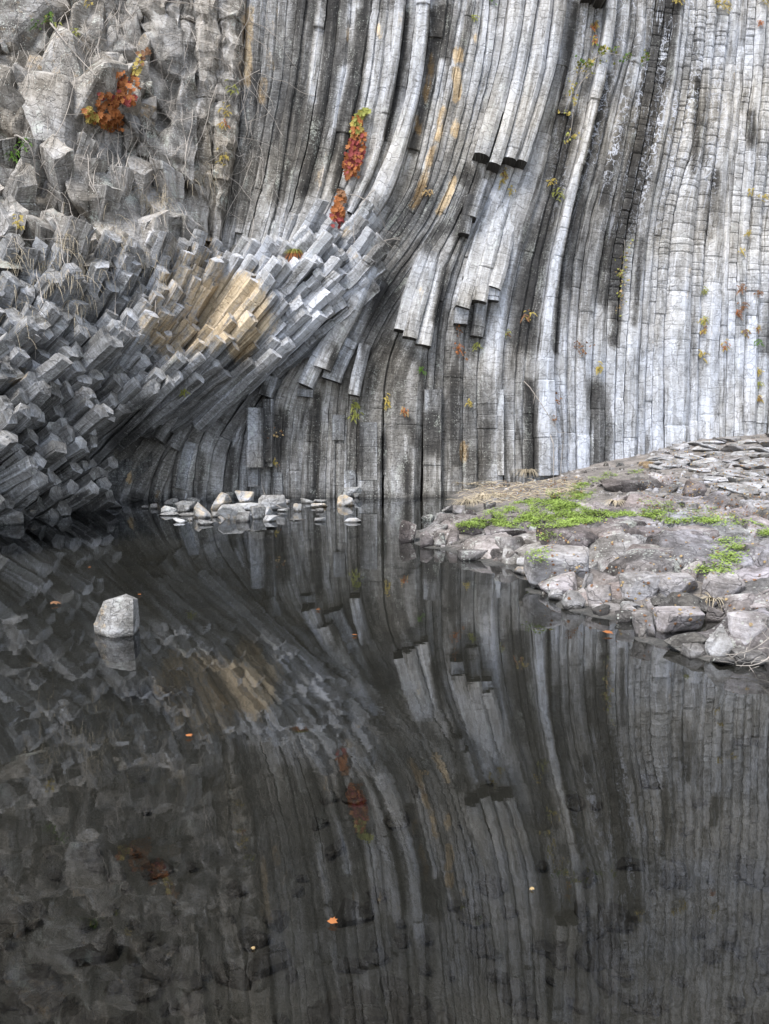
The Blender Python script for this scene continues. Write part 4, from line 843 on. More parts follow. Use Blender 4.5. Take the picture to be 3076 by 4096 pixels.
MG = 'rocks on the mossy mound'
MOUND = [
    (1595, 1668, 2068, 2167, .34, 1, .1, 'tall red brown block at the tip of the mound\'s shore'), (1685, 1740, 2049, 2082, .36, .8, 0, 'small brown rock behind the tip block'),
    (1735, 1788, 2040, 2105, .5, 0, 0, 'upright blue grey block in the pile at the mound\'s tip'), (1785, 1840, 2054, 2110, .54, 0, 0, 'pale blue grey block right of the upright one in the pile'),
    (1813, 1862, 2016, 2058, .46, .4, 0, 'grey violet rock on top of the tip pile'), (1846, 1915, 2030, 2078, .34, .9, .1, 'dark brown rock at the pile\'s right end'),
    (1765, 1815, 2010, 2046, .44, .3, 0, 'grey rock at the back of the tip pile'), (1680, 1738, 2115, 2190, .4, .8, 0, 'brown shore block just right of the tip block'),
    (1732, 1788, 2125, 2190, .4, .7, 0, 'second brown shore block, with a dark gap on its right'), (1746, 1795, 2092, 2128, .46, .4, 0, 'small grey stone between pile and shore blocks'),
    (1784, 1838, 2112, 2178, .42, .8, 0, 'brown grey block behind the dry grass at the shore'), (1827, 1930, 2078, 2145, .42, .9, 0, 'smooth brown slab below the green moss\'s left end'),
    (1927, 2010, 2049, 2100, .3, .6, 0, 'dark jagged rock at the edge of the moss'), (1936, 2119, 2087, 2168, .5, .7, 0, 'long flat topped rock with pale rim'),
    (1984, 2110, 2134, 2234, .4, .4, 0, 'dark mossy block under the long flat topped rock'), (2117, 2166, 2101, 2148, .82, 0, 0, 'small white stone beside the flat topped rock'),
    (1880, 1952, 2149, 2195, .52, 0, 0, 'blue grey flat stone in the dry grass by the shore'), (1832, 1962, 2182, 2243, .5, .4, 0, 'low grey rock at the waterline below the blue stone'),
    (2069, 2138, 2225, 2266, .74, .1, .1, 'cream stone on top of a tan one at the little bay'), (2062, 2138, 2258, 2300, .66, .2, .4, 'tan stone under the cream one at the little bay'),
    (2079, 2185, 2163, 2224, .52, .4, 0, 'grey rock between mossy block and pale boulder'), (2164, 2412, 2078, 2252, .42, 1, 0, 'broad purple brown slab sloping behind the pale boulder'),
    (2117, 2403, 2168, 2358, .68, .3, 0, 'largest pale grey boulder, long back sloping to the water'), (2411, 2612, 2054, 2120, .38, 1, 0, 'low purple brown ledge right of the moss'),
    (2534, 2840, 2160, 2290, .46, 1, 0, 'wide purple dome in the middle of the mound'), (2620, 2906, 2078, 2195, .5, .9, 0, 'second broad dome behind the purple one'),
    (2306, 2394, 2229, 2309, .52, .2, 0, 'knobbly grey rock leaning on the pale boulder'), (2210, 2282, 2285, 2356, .66, .1, 0, 'pointed pale rock left of the upright spikes'),
    (2284, 2330, 2275, 2345, .62, .1, 0, 'slim pale spike between two pointed rocks'), (2325, 2380, 2286, 2385, .66, .2, 0, 'upright pointed rock leaning right'),
    (2254, 2342, 2343, 2437, .7, .2, 0, 'pale lumpy rock at the waterline below the spikes'), (2200, 2260, 2348, 2404, .6, .2, 0, 'grey rock at the waterline left of the lumpy one'),
    (2359, 2460, 2329, 2424, .6, .5, .1, 'brown grey wedge right of the spikes'), (2487, 2650, 2277, 2404, .62, .3, 0, 'big lichen spotted block below the purple dome'),
    (2582, 2830, 2277, 2404, .7, .4, 0, 'wide pale rock right of the lichen spotted block'), (2468, 2546, 2438, 2490, .32, .3, 0, 'dark flat rock just above the water'),
    (2373, 2450, 2412, 2468, .36, .2, 0, 'dark wet rock at the shore beside the wedge'), (2539, 2642, 2438, 2546, .6, .4, 0, 'triangular rock with pale left face at the shore'),
    (2639, 2840, 2422, 2538, .7, .6, 0, 'large smooth pale block above the shore, right side'), (2833, 2936, 2485, 2638, .54, .1, 0, 'upright greenish block standing at the water, right side'),
    (2743, 2830, 2561, 2638, .46, .2, 0, 'low dark block at the water left of the greenish one'), (2930, 3090, 2436, 2604, .66, .5, 0, 'large rounded rock in the right corner of the shore'),
    (2828, 2926, 2410, 2490, .6, .6, 0, 'squat purple grey rock above the greenish block'), (2838, 3020, 2275, 2424, .68, .5, 0, 'big pale rock above the squat one'),
    (2743, 2840, 2220, 2290, .74, .3, .15, 'pale tan stone between dome and green plants'), (2743, 2840, 1906, 1996, .46, .9, 0, 'round purple grey boulder at the foot of the scree'),
    (2430, 2690, 1884, 1968, .34, .8, 0, 'long dark ledge on the crest of the mound'), (2518, 2598, 1957, 2025, .58, .4, .1, 'pale angular rock below the crest ledge'),
    (2371, 2432, 1998, 2035, .5, .7, .3, 'brown stone in the middle of the moss'), (2297, 2346, 2049, 2092, .3, .8, 0, 'small dark cube shaped rock on the moss'),
    (2874, 2984, 2050, 2098, .66, .2, .45, 'tan slab lying below the scree'), (2972, 3090, 2060, 2122, .34, .7, 0, 'long dark rock at the right edge below the scree'),
    (2930, 3090, 2160, 2245, .52, .7, 0, 'flat purple grey sheet at the right edge of the mound'), (2628, 2720, 2044, 2084, .56, .2, 0, 'blue grey flat stone on the right end of the moss'),
    (2672, 2720, 1930, 1972, .4, .2, 0, 'small blue black stone left of the round boulder'), (2140, 2180, 2016, 2046, .5, 0, 0, 'flat blue grey stone at the moss\'s back edge'),
    (2205, 2245, 1962, 2000, .36, .8, 0, 'dark round stone between dry leaves and moss'), (2950, 3090, 2590, 2668, .44, .2, 0, 'dark wet block at the water in the right corner'),
    (2860, 2950, 2630, 2664, .4, .1, 0, 'low wet stone in front of the greenish block'), (1935, 1985, 2000, 2035, .46, .3, 0, 'grey stone beside the tuft of dry grass'),
    (2740, 2800, 2004, 2046, .5, .4, .3, 'brown angular stone between round boulder and tan slab'), (2900, 2960, 1990, 2040, .5, .5, .1, 'leaning grey slab at the bottom of the scree'),
    (2990, 3060, 1975, 2030, .48, .2, .1, 'grey broken rock at the right end of the scree foot'), (2850, 2900, 1965, 2010, .44, .7, 0, 'purple chip of rock beside the round boulder'),
    (1945, 1995, 1890, 1926, .3, 0, 0, 'black pointed stone leaning on the cliff foot'), (1962, 2010, 1905, 1930, .6, 0, 0, 'pale grey flat stone at the cliff foot'),
    (2465, 2500, 1845, 1866, .28, 0, 0, 'small black flat stone on the crest by the cliff'), (2565, 2620, 1838, 1872, .5, .2, .7, 'rusty yellow stone on the crest by the cliff')]
BIG = {'largest pale grey boulder, long back sloping to the water'}
for r in MOUND:
    big = (r[1] - r[0]) > 150
    rock(*r, name='boulder' if big else 'rock', group=MG, sink=.35, cuts=12 if big else 9, depth=.85, rough=.05 if big else .045, sub=3 if big else 2, flat=True if big else RNG.random() < .35)

protos = [rock_mesh('rock', (RNG.uniform(.3, .5), RNG.uniform(.28, .45), RNG.uniform(.22, .36)), 300 + i, 9, .05, 2, RNG.uniform(.36, .7), 0.0, RNG.uniform(0, 1), False) for i in range(12)]
for i in range(70):
    z = i / 70
    if z < .62: u = RNG.uniform(1960, 3140); v = np.interp(u, [p_[0] for p_ in SHORE[6:]], [p_[1] for p_ in SHORE[6:]]) - RNG.uniform(4, 230)
    else: u, v = RNG.uniform(2480, 3140), RNG.uniform(1900, 2330)
    p = ground_hit(u, v)
    if p[2] < .0: continue
    o = link(bpy.data.objects.new('rock', RNG.choice(protos))); s = RNG.uniform(.4, 1.15); o.scale = (s, s, s * RNG.uniform(.7, 1.1)); o.rotation_euler = (RNG.uniform(-.3, .3), RNG.uniform(-.3, .3), RNG.uniform(0, 6.28)); o.location = (p[0], p[1], p[2] + .05 * s)
    tag(o, 'smaller grey stone filling a gap between the boulders of the mound', 'rock', 'small stones between the boulders')
bx = np.arange(-.6, 7.2, .055); by = np.arange(5.6, 16.5, .055); BX, BY = np.meshgrid(bx, by); base = ground_z(BX, BY)
Q = np.stack([BX, BY, np.zeros_like(BX)], -1); warp = Q + np.stack([fbm(Q * 1.7, 3, 41), fbm(Q * 1.7, 3, 42), np.zeros_like(BX)], -1) * .35
cell = np.floor(warp * np.array([1.15, 1.5, 1])).astype(np.int64); hh = hash3(cell[..., 0], cell[..., 1], cell[..., 2] * 0, 5); tx = hash3(cell[..., 0], cell[..., 1], cell[..., 2] * 0, 8) - .5; fr_ = warp * np.array([1.15, 1.5, 1]) - cell
edge_ = np.minimum(np.minimum(fr_[..., 0], 1 - fr_[..., 0]), np.minimum(fr_[..., 1], 1 - fr_[..., 1]))
Hh = base + .01 + .2 * hh + .3 * tx * (fr_[..., 0] - .5) + .22 * (fr_[..., 1] - .5) * (hh - .3) + .16 * fbm(Q * 1.1, 3, 12) + .06 * fbm(Q * 4, 3, 9) - .1 * np.clip(1 - edge_ / .06, 0, 1)
Hh -= .5 * np.clip((.04 - base) / .1, 0, 1) + .3 * np.clip((BY - 13.6) / 2, 0, 1) + .3 * np.clip((.9 - BX) / .8, 0, 1)
mb = Hh > base - .2; Pb = np.stack([BX, BY, Hh], -1).reshape(-1, 3); nb = len(bx); keep = [[j * nb + i, j * nb + i + 1, (j + 1) * nb + i + 1, (j + 1) * nb + i] for j in range(len(by) - 1) for i in range(nb - 1) if mb[j, i] or mb[j + 1, i + 1]]
tb = .51 + .16 * (hash3(cell[..., 0], cell[..., 1], cell[..., 2] * 0, 17) - .5) - .2 * np.clip(1 - edge_ / .05, 0, 1) - .35 * np.clip((.05 - Hh) / .03, 0, 1)
mesh_obj('bedrock', Pb, keep, M_ROCK, None, {'st': Pb, 'tone': tb.ravel(), 'ochre': np.zeros(len(Pb)), 'edge': np.zeros(len(Pb)), 'hue': hash3(cell[..., 0], cell[..., 1], cell[..., 2] * 0, 23).ravel()})['kind'] = 'structure'
# scree of flat slabs under the right-hand columns
protos = [rock_mesh('flat_stone', (RNG.uniform(.45, .8), RNG.uniform(.35, .6), RNG.uniform(.1, .18)), 900 + i, 8, .03, 2, RNG.uniform(.56, .76), RNG.choice([0, 0, .2]), RNG.uniform(0, .4), True) for i in range(9)]
for i in range(110):
    while True:
        u, v = RNG.uniform(2620, 3140), RNG.uniform(1745, 1985)
        if v > 1800 - (u - 2620) * .13 and not (u < 2850 and v > 1890): break
    p = ground_hit(u, v); o = link(bpy.data.objects.new('flat_stone', RNG.choice(protos)))
    o.location = (p[0], p[1], p[2] + RNG.uniform(-.02, .06)); o.rotation_euler = (RNG.uniform(-.15, .15), RNG.uniform(-.15, .15), RNG.uniform(-.7, .7)); s = RNG.uniform(.6, 1.15); o.scale = (s, s, s)
    tag(o, 'flat grey stone lying on the scree slope below the right hand columns', 'stone', 'flat stones of the scree slope')
# dark stones on the pool bed
M_BED = rock_mat('bed_stone_silt', False, .02)
protos = [rock_mesh('bed_stone', (RNG.uniform(.3, .55), RNG.uniform(.25, .45), RNG.uniform(.14, .25)), 700 + i, 7, .05, 2, RNG.uniform(-.05, .1), .0, .1) for i in range(7)]
for me in protos: me.materials.clear(); me.materials.append(M_BED)
for i in range(290):
    u = RNG.uniform(-100, 3200); v = 2900 + 1300 * RNG.random() ** .6; p = on_level(np.float64(u), np.float64(v)); q = p * 1.15; z = float(ground_z(q[0], q[1]))
    o = link(bpy.data.objects.new('bed_stone', RNG.choice(protos))); o.location = (q[0], q[1], z + .03); o.rotation_euler = (0, 0, RNG.uniform(0, 6)); s = RNG.choice([.12, .15, .18, .22, .3, .38, .48]) * RNG.uniform(.8, 1.2); o.scale = (s, s, s)
    tag(o, 'dark stone under water on the pool bed', 'stone', 'dark stones on the pool bed')
# small broken stone between the boulders
bag = Bag()
ico = bmesh.new(); bmesh.ops.create_icosphere(ico, subdivisions=1, radius=1); IV = np.array([v.co for v in ico.verts]); IF = [[v.index for v in f.verts] for f in ico.faces]; ico.free()
tone_l = []
for i in range(1500):
    z = RNG.random()
    if z < .3: u, v = RNG.uniform(1950, 3150), RNG.uniform(1860, 2060)
    elif z < .5: u, v = RNG.uniform(2550, 3150), RNG.uniform(1740, 1990)
    elif z < .75: u = RNG.uniform(2050, 3150); v = np.interp(u, [p_[0] for p_ in SHORE[6:]], [p_[1] for p_ in SHORE[6:]]) - RNG.uniform(-6, 120)
    else: u, v = RNG.uniform(1700, 3150), RNG.uniform(2050, 2450)
    p = ground_hit(u, v)
    if p[2] < .02: continue
    s = RNG.uniform(.025, .075) * (1.5 if RNG.random() < .15 else 1)
    Vv = np.sign(IV) * np.abs(IV) ** .7 * NR.uniform(.5, 1.2, 3) * s + NR.normal(0, s * .12, IV.shape)
    a = RNG.uniform(0, 6); Vv = Vv @ np.array([[math.cos(a), -math.sin(a), 0], [math.sin(a), math.cos(a), 0], [0, 0, 1]])
    bag.add(Vv + p, IF); tone_l += [RNG.uniform(.3, .75)] * len(IV)
V = np.concatenate(bag.V)
o = mesh_obj('rubble', V, bag.F, M_ROCK, None, {'st': V, 'tone': tone_l, 'ochre': np.zeros(len(V)), 'edge': np.zeros(len(V)), 'hue': np.full(len(V), .3)}); tag(o, 'small broken stone between the boulders of the mound', 'rubble', kind='stuff')

# ------------------------------------------------------------------ plants
bpy.context.view_layer.update(); DG = bpy.context.evaluated_depsgraph_get()
def hit(u, v):
    r = Vector(rays(np.float64(u), np.float64(v))); r.normalize()
    ok, loc, nrm, _, _, _ = S.ray_cast(DG, Vector((0, 0, CAM_H)), r)
    return (loc, nrm) if ok else (Vector(at(u, v, 20.0)), Vector((0, -1, 0)))
def leafm(name, c): return plain(name, c, .6, .3, 30, .25)
L_RED = leafm('leaf_red', (.27, .06, .055)); L_ORG = leafm('leaf_orange', (.38, .145, .05)); L_YEL = leafm('leaf_yellow', (.42, .33, .09)); L_YG = leafm('leaf_yellow_green', (.3, .31, .08))
L_GRN = leafm('leaf_green', (.1, .19, .03)); L_BRN = leafm('leaf_brown', (.22, .115, .06)); L_TAN = leafm('leaf_tan', (.42, .3, .15)); M_TWIG = plain('twig_grey', (.3, .27, .24), .9); M_TWIGB = plain('twig_brown', (.14, .1, .075), .9)
M_DRY = plain('dry_grass', (.46, .39, .28), .9, .3, 5); M_MOSS = plain('moss_green', (.25, .34, .08), .85, .45, 5, .15)
def leaf_geo(size):
    o = [(0, 0, 0), (.28, .1, .03), (.52, .3, -.06), (.3, .45, .02), (.36, .78, -.08), (.1, .7, .0), (0, 1.05, -.12), (-.1, .7, 0), (-.36, .78, -.08), (-.3, .45, .02), (-.52, .3, -.06), (-.28, .1, .03), (0, .45, .06)]
    return np.array(o) * size, [[12, i, (i + 1) % 12] for i in range(12)]
LEAF_CACHE = {}
def leaf_mesh(mat):
    if mat.name not in LEAF_CACHE:
        V, Fc = leaf_geo(1.0); me = bpy.data.meshes.new('leaf'); me.from_pydata(V.tolist(), [], Fc); me.materials.append(mat); LEAF_CACHE[mat.name] = me
    return LEAF_CACHE[mat.name]
def creeper(path, n, size, cols, label, name='creeper'):
    """path (u, v, half width px); cols a material picked by position along it; each leaf its own part"""
    pa = np.array(path, float); d = np.r_[0, np.cumsum(np.hypot(np.diff(pa[:, 0]), np.diff(pa[:, 1])))]
    p0, _ = hit(pa[-1, 0], pa[-1, 1]); root = tag(empty(name, p0), label, 'creeper', 'climbing creepers on the cliff')
    stem = Bag(); q = []
    for s in np.linspace(0, d[-1], 14):
        h_, n_ = hit(np.interp(s, d, pa[:, 0]), np.interp(s, d, pa[:, 1])); q.append(np.array(h_ + n_ * .02 + Vector((0, -.03, 0))))
    stem.tube(np.array(q) - np.array(p0), .008); stem.build('stem', M_TWIGB, root)
    for i in range(int(n * 1.5)):
        s = RNG.uniform(0, d[-1]); w = np.interp(s, d, pa[:, 2]); u = np.interp(s, d, pa[:, 0]) + RNG.uniform(-1, 1) * w; v = np.interp(s, d, pa[:, 1]) + RNG.uniform(-1, 1) * w * .5
        h_, n_ = hit(u, v); f = min(.999, max(0, s / d[-1] + RNG.gauss(0, .12))); mat = cols[int(f * len(cols))]
        o = link(bpy.data.objects.new('leaf', leaf_mesh(mat)), root); sc = size * RNG.uniform(.65, 1.25)
        o.location = h_ + Vector((0, -RNG.uniform(.05, .2), RNG.uniform(0, .05))) - p0; o.scale = (sc, sc, sc)
        o.rotation_euler = (math.pi + RNG.uniform(.2, 1.0) + math.pi / 2 - .6, RNG.uniform(-.5, .5), RNG.uniform(-.7, .7))
    return root
creeper([(1462, 448, 14), (1432, 470, 16), (1424, 510, 22), (1428, 560, 34), (1422, 620, 36), (1412, 660, 34), (1405, 705, 30)], 170, .135, [L_YG, L_YEL, L_ORG, L_ORG, L_RED, L_RED, L_ORG], 'tall red and orange creeper strip between pale curved columns')
creeper([(1368, 768, 10), (1362, 800, 18), (1356, 840, 22), (1350, 880, 24), (1345, 898, 20)], 62, .14, [L_BRN, L_ORG, L_ORG, L_ORG, L_RED], 'small orange creeper just below the tall red one')
creeper([(490, 300, 14), (492, 335, 24), (505, 370, 36), (510, 410, 40), (440, 400, 46), (430, 440, 40), (460, 480, 36), (470, 510, 34), (400, 490, 24), (350, 440, 14)], 150, .14, [L_ORG, L_ORG, L_RED, L_ORG, L_ORG, L_ORG, L_ORG, L_ORG, L_ORG, L_YEL], 'bushy orange creeper on the rough rock, upper left')
creeper([(605, 195, 4), (570, 235, 14), (560, 265, 12), (545, 310, 16), (552, 360, 10)], 22, .13, [L_BRN, L_YEL, L_ORG], 'sparse yellow creeper shoot above the orange bush')

def spray(root, n, size, mat, droop=.6, length=.35, name='frond', narrow=.16):
    """a tuft of fern fronds as one part"""
    bag = Bag()
    for i in range(n):
        a = RNG.uniform(-1.3, 1.3); L = length * RNG.uniform(.6, 1.15); dirv = np.array([math.sin(a), -RNG.uniform(.3, .8), RNG.uniform(-.3, .7)]); dirv /= np.linalg.norm(dirv)
        o3 = NR.normal(0, length * .38, 3) * np.array([1, .15, 1.1]); L *= .8; s = np.linspace(0, 1, 7); mid = o3 + dirv[None] * (s * L)[:, None] + np.array([0, 0, -1])[None] * (droop * L * s ** 2)[:, None]
        for k in range(1, 7):
            for sg in (-1, 1):
                w = L * .26 * (1.1 - s[k]) + .012; side = np.cross(mid[k] - mid[k - 1], [0, -.5, .6]); side /= np.linalg.norm(side) + 1e-9
                tip = mid[k] + sg * side * w + (mid[k] - mid[k - 1]) * .9 + NR.normal(0, .008, 3); b_ = (mid[k] - mid[k - 1]) * .55
                bag.add([mid[k - 1], mid[k - 1] + b_ + sg * side * w * .35 + np.array([0, -.006, .006]), tip, mid[k]], [[0, 1, 2, 3]])
    o = bag.build('foliage', mat, root); o['kind'] = 'stuff'; return o
FERNS = [  # u v size materials label
    (930, 365, .34, [L_YG], 'yellow green leaf cluster left of the ochre columns, top one'), (903, 450, .3, [L_YEL], 'yellow leaf cluster left of the ochre columns, middle one'), (897, 508, .28, [L_YEL, L_ORG], 'orange yellow leaf cluster left of the ochre columns, low one'),
    (891, 640, .34, [L_YEL], 'bright yellow leaf cluster above the broken column ends'), (1420, 1632, .3, [L_YG], 'yellow green fern on the dark wall above the pool, upper of two'), (1420, 1668, .3, [L_YG], 'yellow green fern on the dark wall above the pool, lower of two'),
    (1543, 1612, .3, [L_YEL], 'yellow fern on the dark wall, right of the two green ones'), (1615, 1650, .22, [L_ORG, L_TAN], 'rusty fern tuft right of the yellow fern'), (1687, 1490, .2, [L_GRN], 'small green plant below the broken white columns'),
    (1830, 1400, .24, [L_ORG], 'orange hanging plant under the broken block'), (1908, 1390, .24, [L_YG], 'thin yellow fern hanging between dark columns'), (2115, 1265, .3, [L_YEL, L_BRN], 'yellow and brown fern on the dark column left of the long white one'),
    (2025, 1340, .26, [L_YG, L_BRN], 'pale fern at the edge of a white column, centre'), (2008, 725, .26, [L_YEL], 'yellow fern just under the broken pale columns'), (2045, 770, .22, [L_YEL], 'second yellow fern below the broken pale columns'), (2018, 705, .2, [L_BRN, L_YEL], 'brownish tuft in the shade of the broken ends'),
    (1710, 775, .3, [L_TAN], 'spray of pale yellow leaves on dark bent columns'), (1875, 1615, .2, [L_YEL], 'small yellow fern on the dark wall, middle right'), (2228, 785, .34, [L_YG], 'green yellow bush beside the long white column'), (2205, 735, .26, [L_YEL], 'thin yellow twig just above the green yellow bush'),
    (2812, 1170, .24, [L_YG], 'hanging yellow green fern, top of a column of ferns'), (2814, 1285, .3, [L_YEL, L_YG], 'big yellow fern in the column of ferns'), (2812, 1330, .24, [L_YEL, L_BRN], 'brown footed fern under the big yellow one'), (2806, 1420, .32, [L_YEL], 'lowest yellow fern in the column of ferns'),
    (2895, 1395, .26, [L_YEL, L_ORG], 'orange yellow fern right of the column of ferns'), (2980, 1335, .28, [L_YEL, L_BRN], 'yellow fern spread wide near the right edge'), (3030, 1322, .2, [L_YEL, L_BRN], 'small fern in the crack nearest the right edge, top'), (3030, 1375, .22, [L_GRN], 'green fern in the crack nearest the right edge'),
    (3034, 1490, .24, [L_YEL], 'yellow fern in the right crack, third from the top'), (3034, 1540, .2, [L_YG], 'yellow green fern in the right crack, fourth from top'), (3030, 1600, .22, [L_BRN, L_YEL], 'brown fern in the right crack, lowest'), (2397, 1475, .3, [L_YEL], 'yellow fern hanging at the top of the brown patch'),
    (2960, 1160, .32, [L_BRN], 'brown withered fern near the right edge, upper'), (2975, 1225, .28, [L_BRN], 'brown withered fern near the right edge, lower'), (2950, 1255, .26, [L_ORG, L_BRN], 'rust coloured fern beside the withered ones'), (3003, 775, .26, [L_YEL], 'yellow fern on stacked columns, right edge'),
    (3052, 795, .24, [L_YEL], 'yellow fern at the right margin of the stacked columns'), (2990, 935, .2, [L_YEL], 'tiny yellow fern below the stacked columns\' fern'), (2965, 1010, .22, [L_YEL], 'yellow fern leaf above the withered ones'), (3040, 100, .26, [L_ORG], 'red orange plant near the top right corner'),
    (2705, 8, .32, [L_YEL], 'yellow leaves hanging in from the top, left bunch'), (2870, 15, .34, [L_YEL], 'yellow leaves hanging in from the top, middle bunch'), (2905, 30, .28, [L_YEL], 'yellow leaves hanging in beside the middle bunch'), (3045, 5, .28, [L_YEL], 'yellow leaves hanging in from the top right corner'),
    (1965, 5, .24, [L_GRN], 'small green plant on the ledge at the top edge'), (1900, 80, .2, [L_YG], 'tiny yellow green plant on pale columns near the top'), (2375, 110, .26, [L_ORG, L_YEL], 'orange leaves below the black broken ends, top'), (2380, 165, .26, [L_YEL, L_ORG], 'yellow orange leaves in the brown crack near the top'),
    (200, 85, .42, [L_GRN, L_YG], 'bright green bush on the rough rock, top left'), (150, 110, .34, [L_GRN], 'lower left part shoots of green fern near the top left bush'), (305, 145, .3, [L_YG], 'pale green moss tuft right of the green bush'), (358, 12, .3, [L_YEL], 'yellow leaves at the top edge, left side'),
    (100, 575, .34, [L_GRN], 'dark green fern under the left overhang, upper'), (48, 630, .34, [L_GRN], 'dark green fern under the left overhang, lower'), (80, 900, .26, [L_YEL], 'yellow shoot on the bare left rocks'), (735, 1575, .2, [L_YG], 'mossy yellow spot on the dark overhang'), (1093, 1850, .22, [L_YEL], 'yellow trailing plant right of the jutting block'),
    (3035, 1180, .2, [L_BRN], 'small rusty tuft beside the right crack')]
for u, v, s, mats, lab in FERNS:
    h_, n_ = hit(u, v); root = tag(empty('fern', h_ + Vector((0, -.04, .05))), lab, 'plant', 'small plants rooted in the cliff')
    for m_ in mats: spray(root, 8 if len(mats) > 1 else 13, s, m_, .8, s * .52)
# yellow grass tuft, hanging branch with leaves, strips of hanging leaves
def blades(root, n, L, mat, spread=.8, droop=.7, r=.006, name='blades'):
    bag = Bag()
    for i in range(n):
        a = RNG.uniform(0, 6.28); l = L * RNG.uniform(.5, 1.1); s = np.linspace(0, 1, 6); dv = np.array([math.cos(a) * spread, math.sin(a) * spread, 1.0]); dv /= np.linalg.norm(dv)
        p = dv[None] * (s * l)[:, None] + np.array([0, 0, -1])[None] * (droop * l * s ** 2)[:, None] + np.array([RNG.gauss(0, .05), RNG.gauss(0, .05), 0]) * L
        side = np.array([-math.sin(a), math.cos(a), 0]) * r; w = (1 - s * .85)[:, None]
        bag.add(np.concatenate([p - side * w, p + side * w]), [[k, k + 1, k + 7, k + 6] for k in range(5)])
    o = bag.build(name, mat, root); o['kind'] = 'stuff'; return o
h_, n_ = hit(1180, 1010); root = tag(empty('grass_tuft', h_), 'yellow and rust grass tuft on top of the column ends', 'grass')
blades(root, 120, .42, L_YG, 1.0, .9, .012); blades(root, 130, .42, L_ORG, 1.3, 1.3, .01)
def branch(path, label, leaves, mats, name='branch', r=.012, depth=-.25):
    pts = []
    for u, v in smooth_poly(path, 30):
        h_, n_ = hit(u, v); pts.append(np.array(h_) + np.array([0, depth, 0]))
    pts = np.array(pts)
    for _ in range(3): pts[1:-1] = .25 * pts[:-2] + .5 * pts[1:-1] + .25 * pts[2:]
    pts[0, 1] -= depth * .9
    root = tag(empty(name, pts[0]), label, 'branch', 'bare and leafy branches hanging on the cliff'); bag = Bag(); bag.tube(pts - pts[0], np.linspace(r, r * .35, len(pts)), 5)
    tips = []
    for k in range(max(3, int(len(pts) * .9))):
        i = RNG.randrange(1, len(pts)); a = RNG.uniform(0, 6.28); L = RNG.uniform(.12, .45); q = pts[i] - pts[0]
        tw = q + np.array([math.cos(a) * .8, -.2, math.sin(a) * .7])[None] * (np.linspace(0, 1, 5) * L)[:, None] + NR.normal(0, .012, (5, 3)); bag.tube(tw, np.linspace(r * .45, r * .2, 5), 3); tips += list(tw[1:])
    bag.build('stem', M_TWIG, root)
    if leaves:
        lb = {m_.name: Bag() for m_ in mats}
        for i in range(leaves):
            q = tips[RNG.randrange(len(tips))] + NR.normal(0, .05, 3); V, Fc = leaf_geo(RNG.uniform(.04, .085)); e = Matrix.Rotation(RNG.uniform(0, 6.28), 3, 'Z') @ Matrix.Rotation(RNG.uniform(.6, 2.6), 3, 'X')
            lb[RNG.choice(mats).name].add(V @ np.array(e).T + q, Fc)
        for m_ in mats: 
            if lb[m_.name].n: lb[m_.name].build('foliage', m_, root)['kind'] = 'stuff'
    return root
branch([(2290, 330), (2340, 260), (2400, 215), (2450, 225), (2510, 240), (2545, 280)], 'leafy green branch arching over the long white column', 150, [L_YG, L_YG, L_GRN])
branch([(2400, 215), (2360, 235), (2330, 270), (2325, 310)], 'yellow leaved twig left of the leafy green branch', 60, [L_YEL, L_YG])
branch([(2370, 290), (2300, 340), (2275, 420), (2290, 500), (2270, 560)], 'trailing yellow leaved vine left of the long white column', 70, [L_YEL, L_YG])
branch([(1400, 780), (1460, 800), (1520, 840), (1545, 930)], 'bare grey twig bush at the foot of the pale curved column', 0, [])
branch([(1500, 760), (1440, 830), (1400, 900), (1420, 980)], 'second bare twig bush on the pale broken columns', 0, [])
branch([(1600, 960), (1540, 970), (1500, 960), (1480, 990), (1460, 1050)], 'bare forked branch lying across the column ends', 0, [], r=.016)
branch([(2095, 1525), (2140, 1590), (2200, 1680), (2225, 1730)], 'pale straight stick leaning on the white columns', 0, [], r=.014)
branch([(200, 90), (250, 150), (290, 210), (340, 260), (390, 310)], 'thick pale root running down from the green bush', 0, [], r=.022, depth=-.15)
branch([(60, 545), (120, 550), (160, 600), (150, 700), (170, 760)], 'dark twisted branch under the left ferns', 0, [], r=.02, depth=-.2)
branch([(130, 1290), (160, 1340), (155, 1400), (152, 1440)], 'pale dead root hanging over the left column ends', 0, [], r=.016, depth=-.12)
branch([(2200, 1740), (2206, 1850), (2200, 1930)], 'bare sapling standing against the white columns', 0, [], r=.012, depth=-.35)
branch([(2230, 1950), (2225, 1850), (2240, 1760)], 'second bare sapling beside the first', 0, [], r=.01, depth=-.4)
branch([(1160, 2035), (1050, 2000), (1046, 1940), (1052, 1880)], 'thin bare twigs growing out of the pool heap', 0, [], r=.007, depth=-.3)
for path, mats, lab, n in [([(2497, 960), (2490, 1060), (2485, 1120), (2475, 1230)], [L_TAN, L_YG], 'string of dry tan leaves hanging in a dark groove', 90), ([(2318, 1340), (2315, 1420), (2312, 1490)], [L_BRN], 'rusty leaf string hanging between white columns', 40),
                           ([(1833, 1320), (1832, 1360), (1838, 1410)], [L_BRN, L_ORG], 'rusty trailing stems under the lowest broken block', 30), ([(1095, 1690), (1090, 1790), (1098, 1840)], [L_BRN, L_TAN], 'reddish strands hanging beside the jutting block', 30), ([(2220, 1700), (2224, 1650), (2222, 1600)], [L_BRN], 'brown dry strand on the white column\'s edge', 24)]:
    branch(path, lab, n, mats, depth=-.1, r=.006, name='hanging_strand')

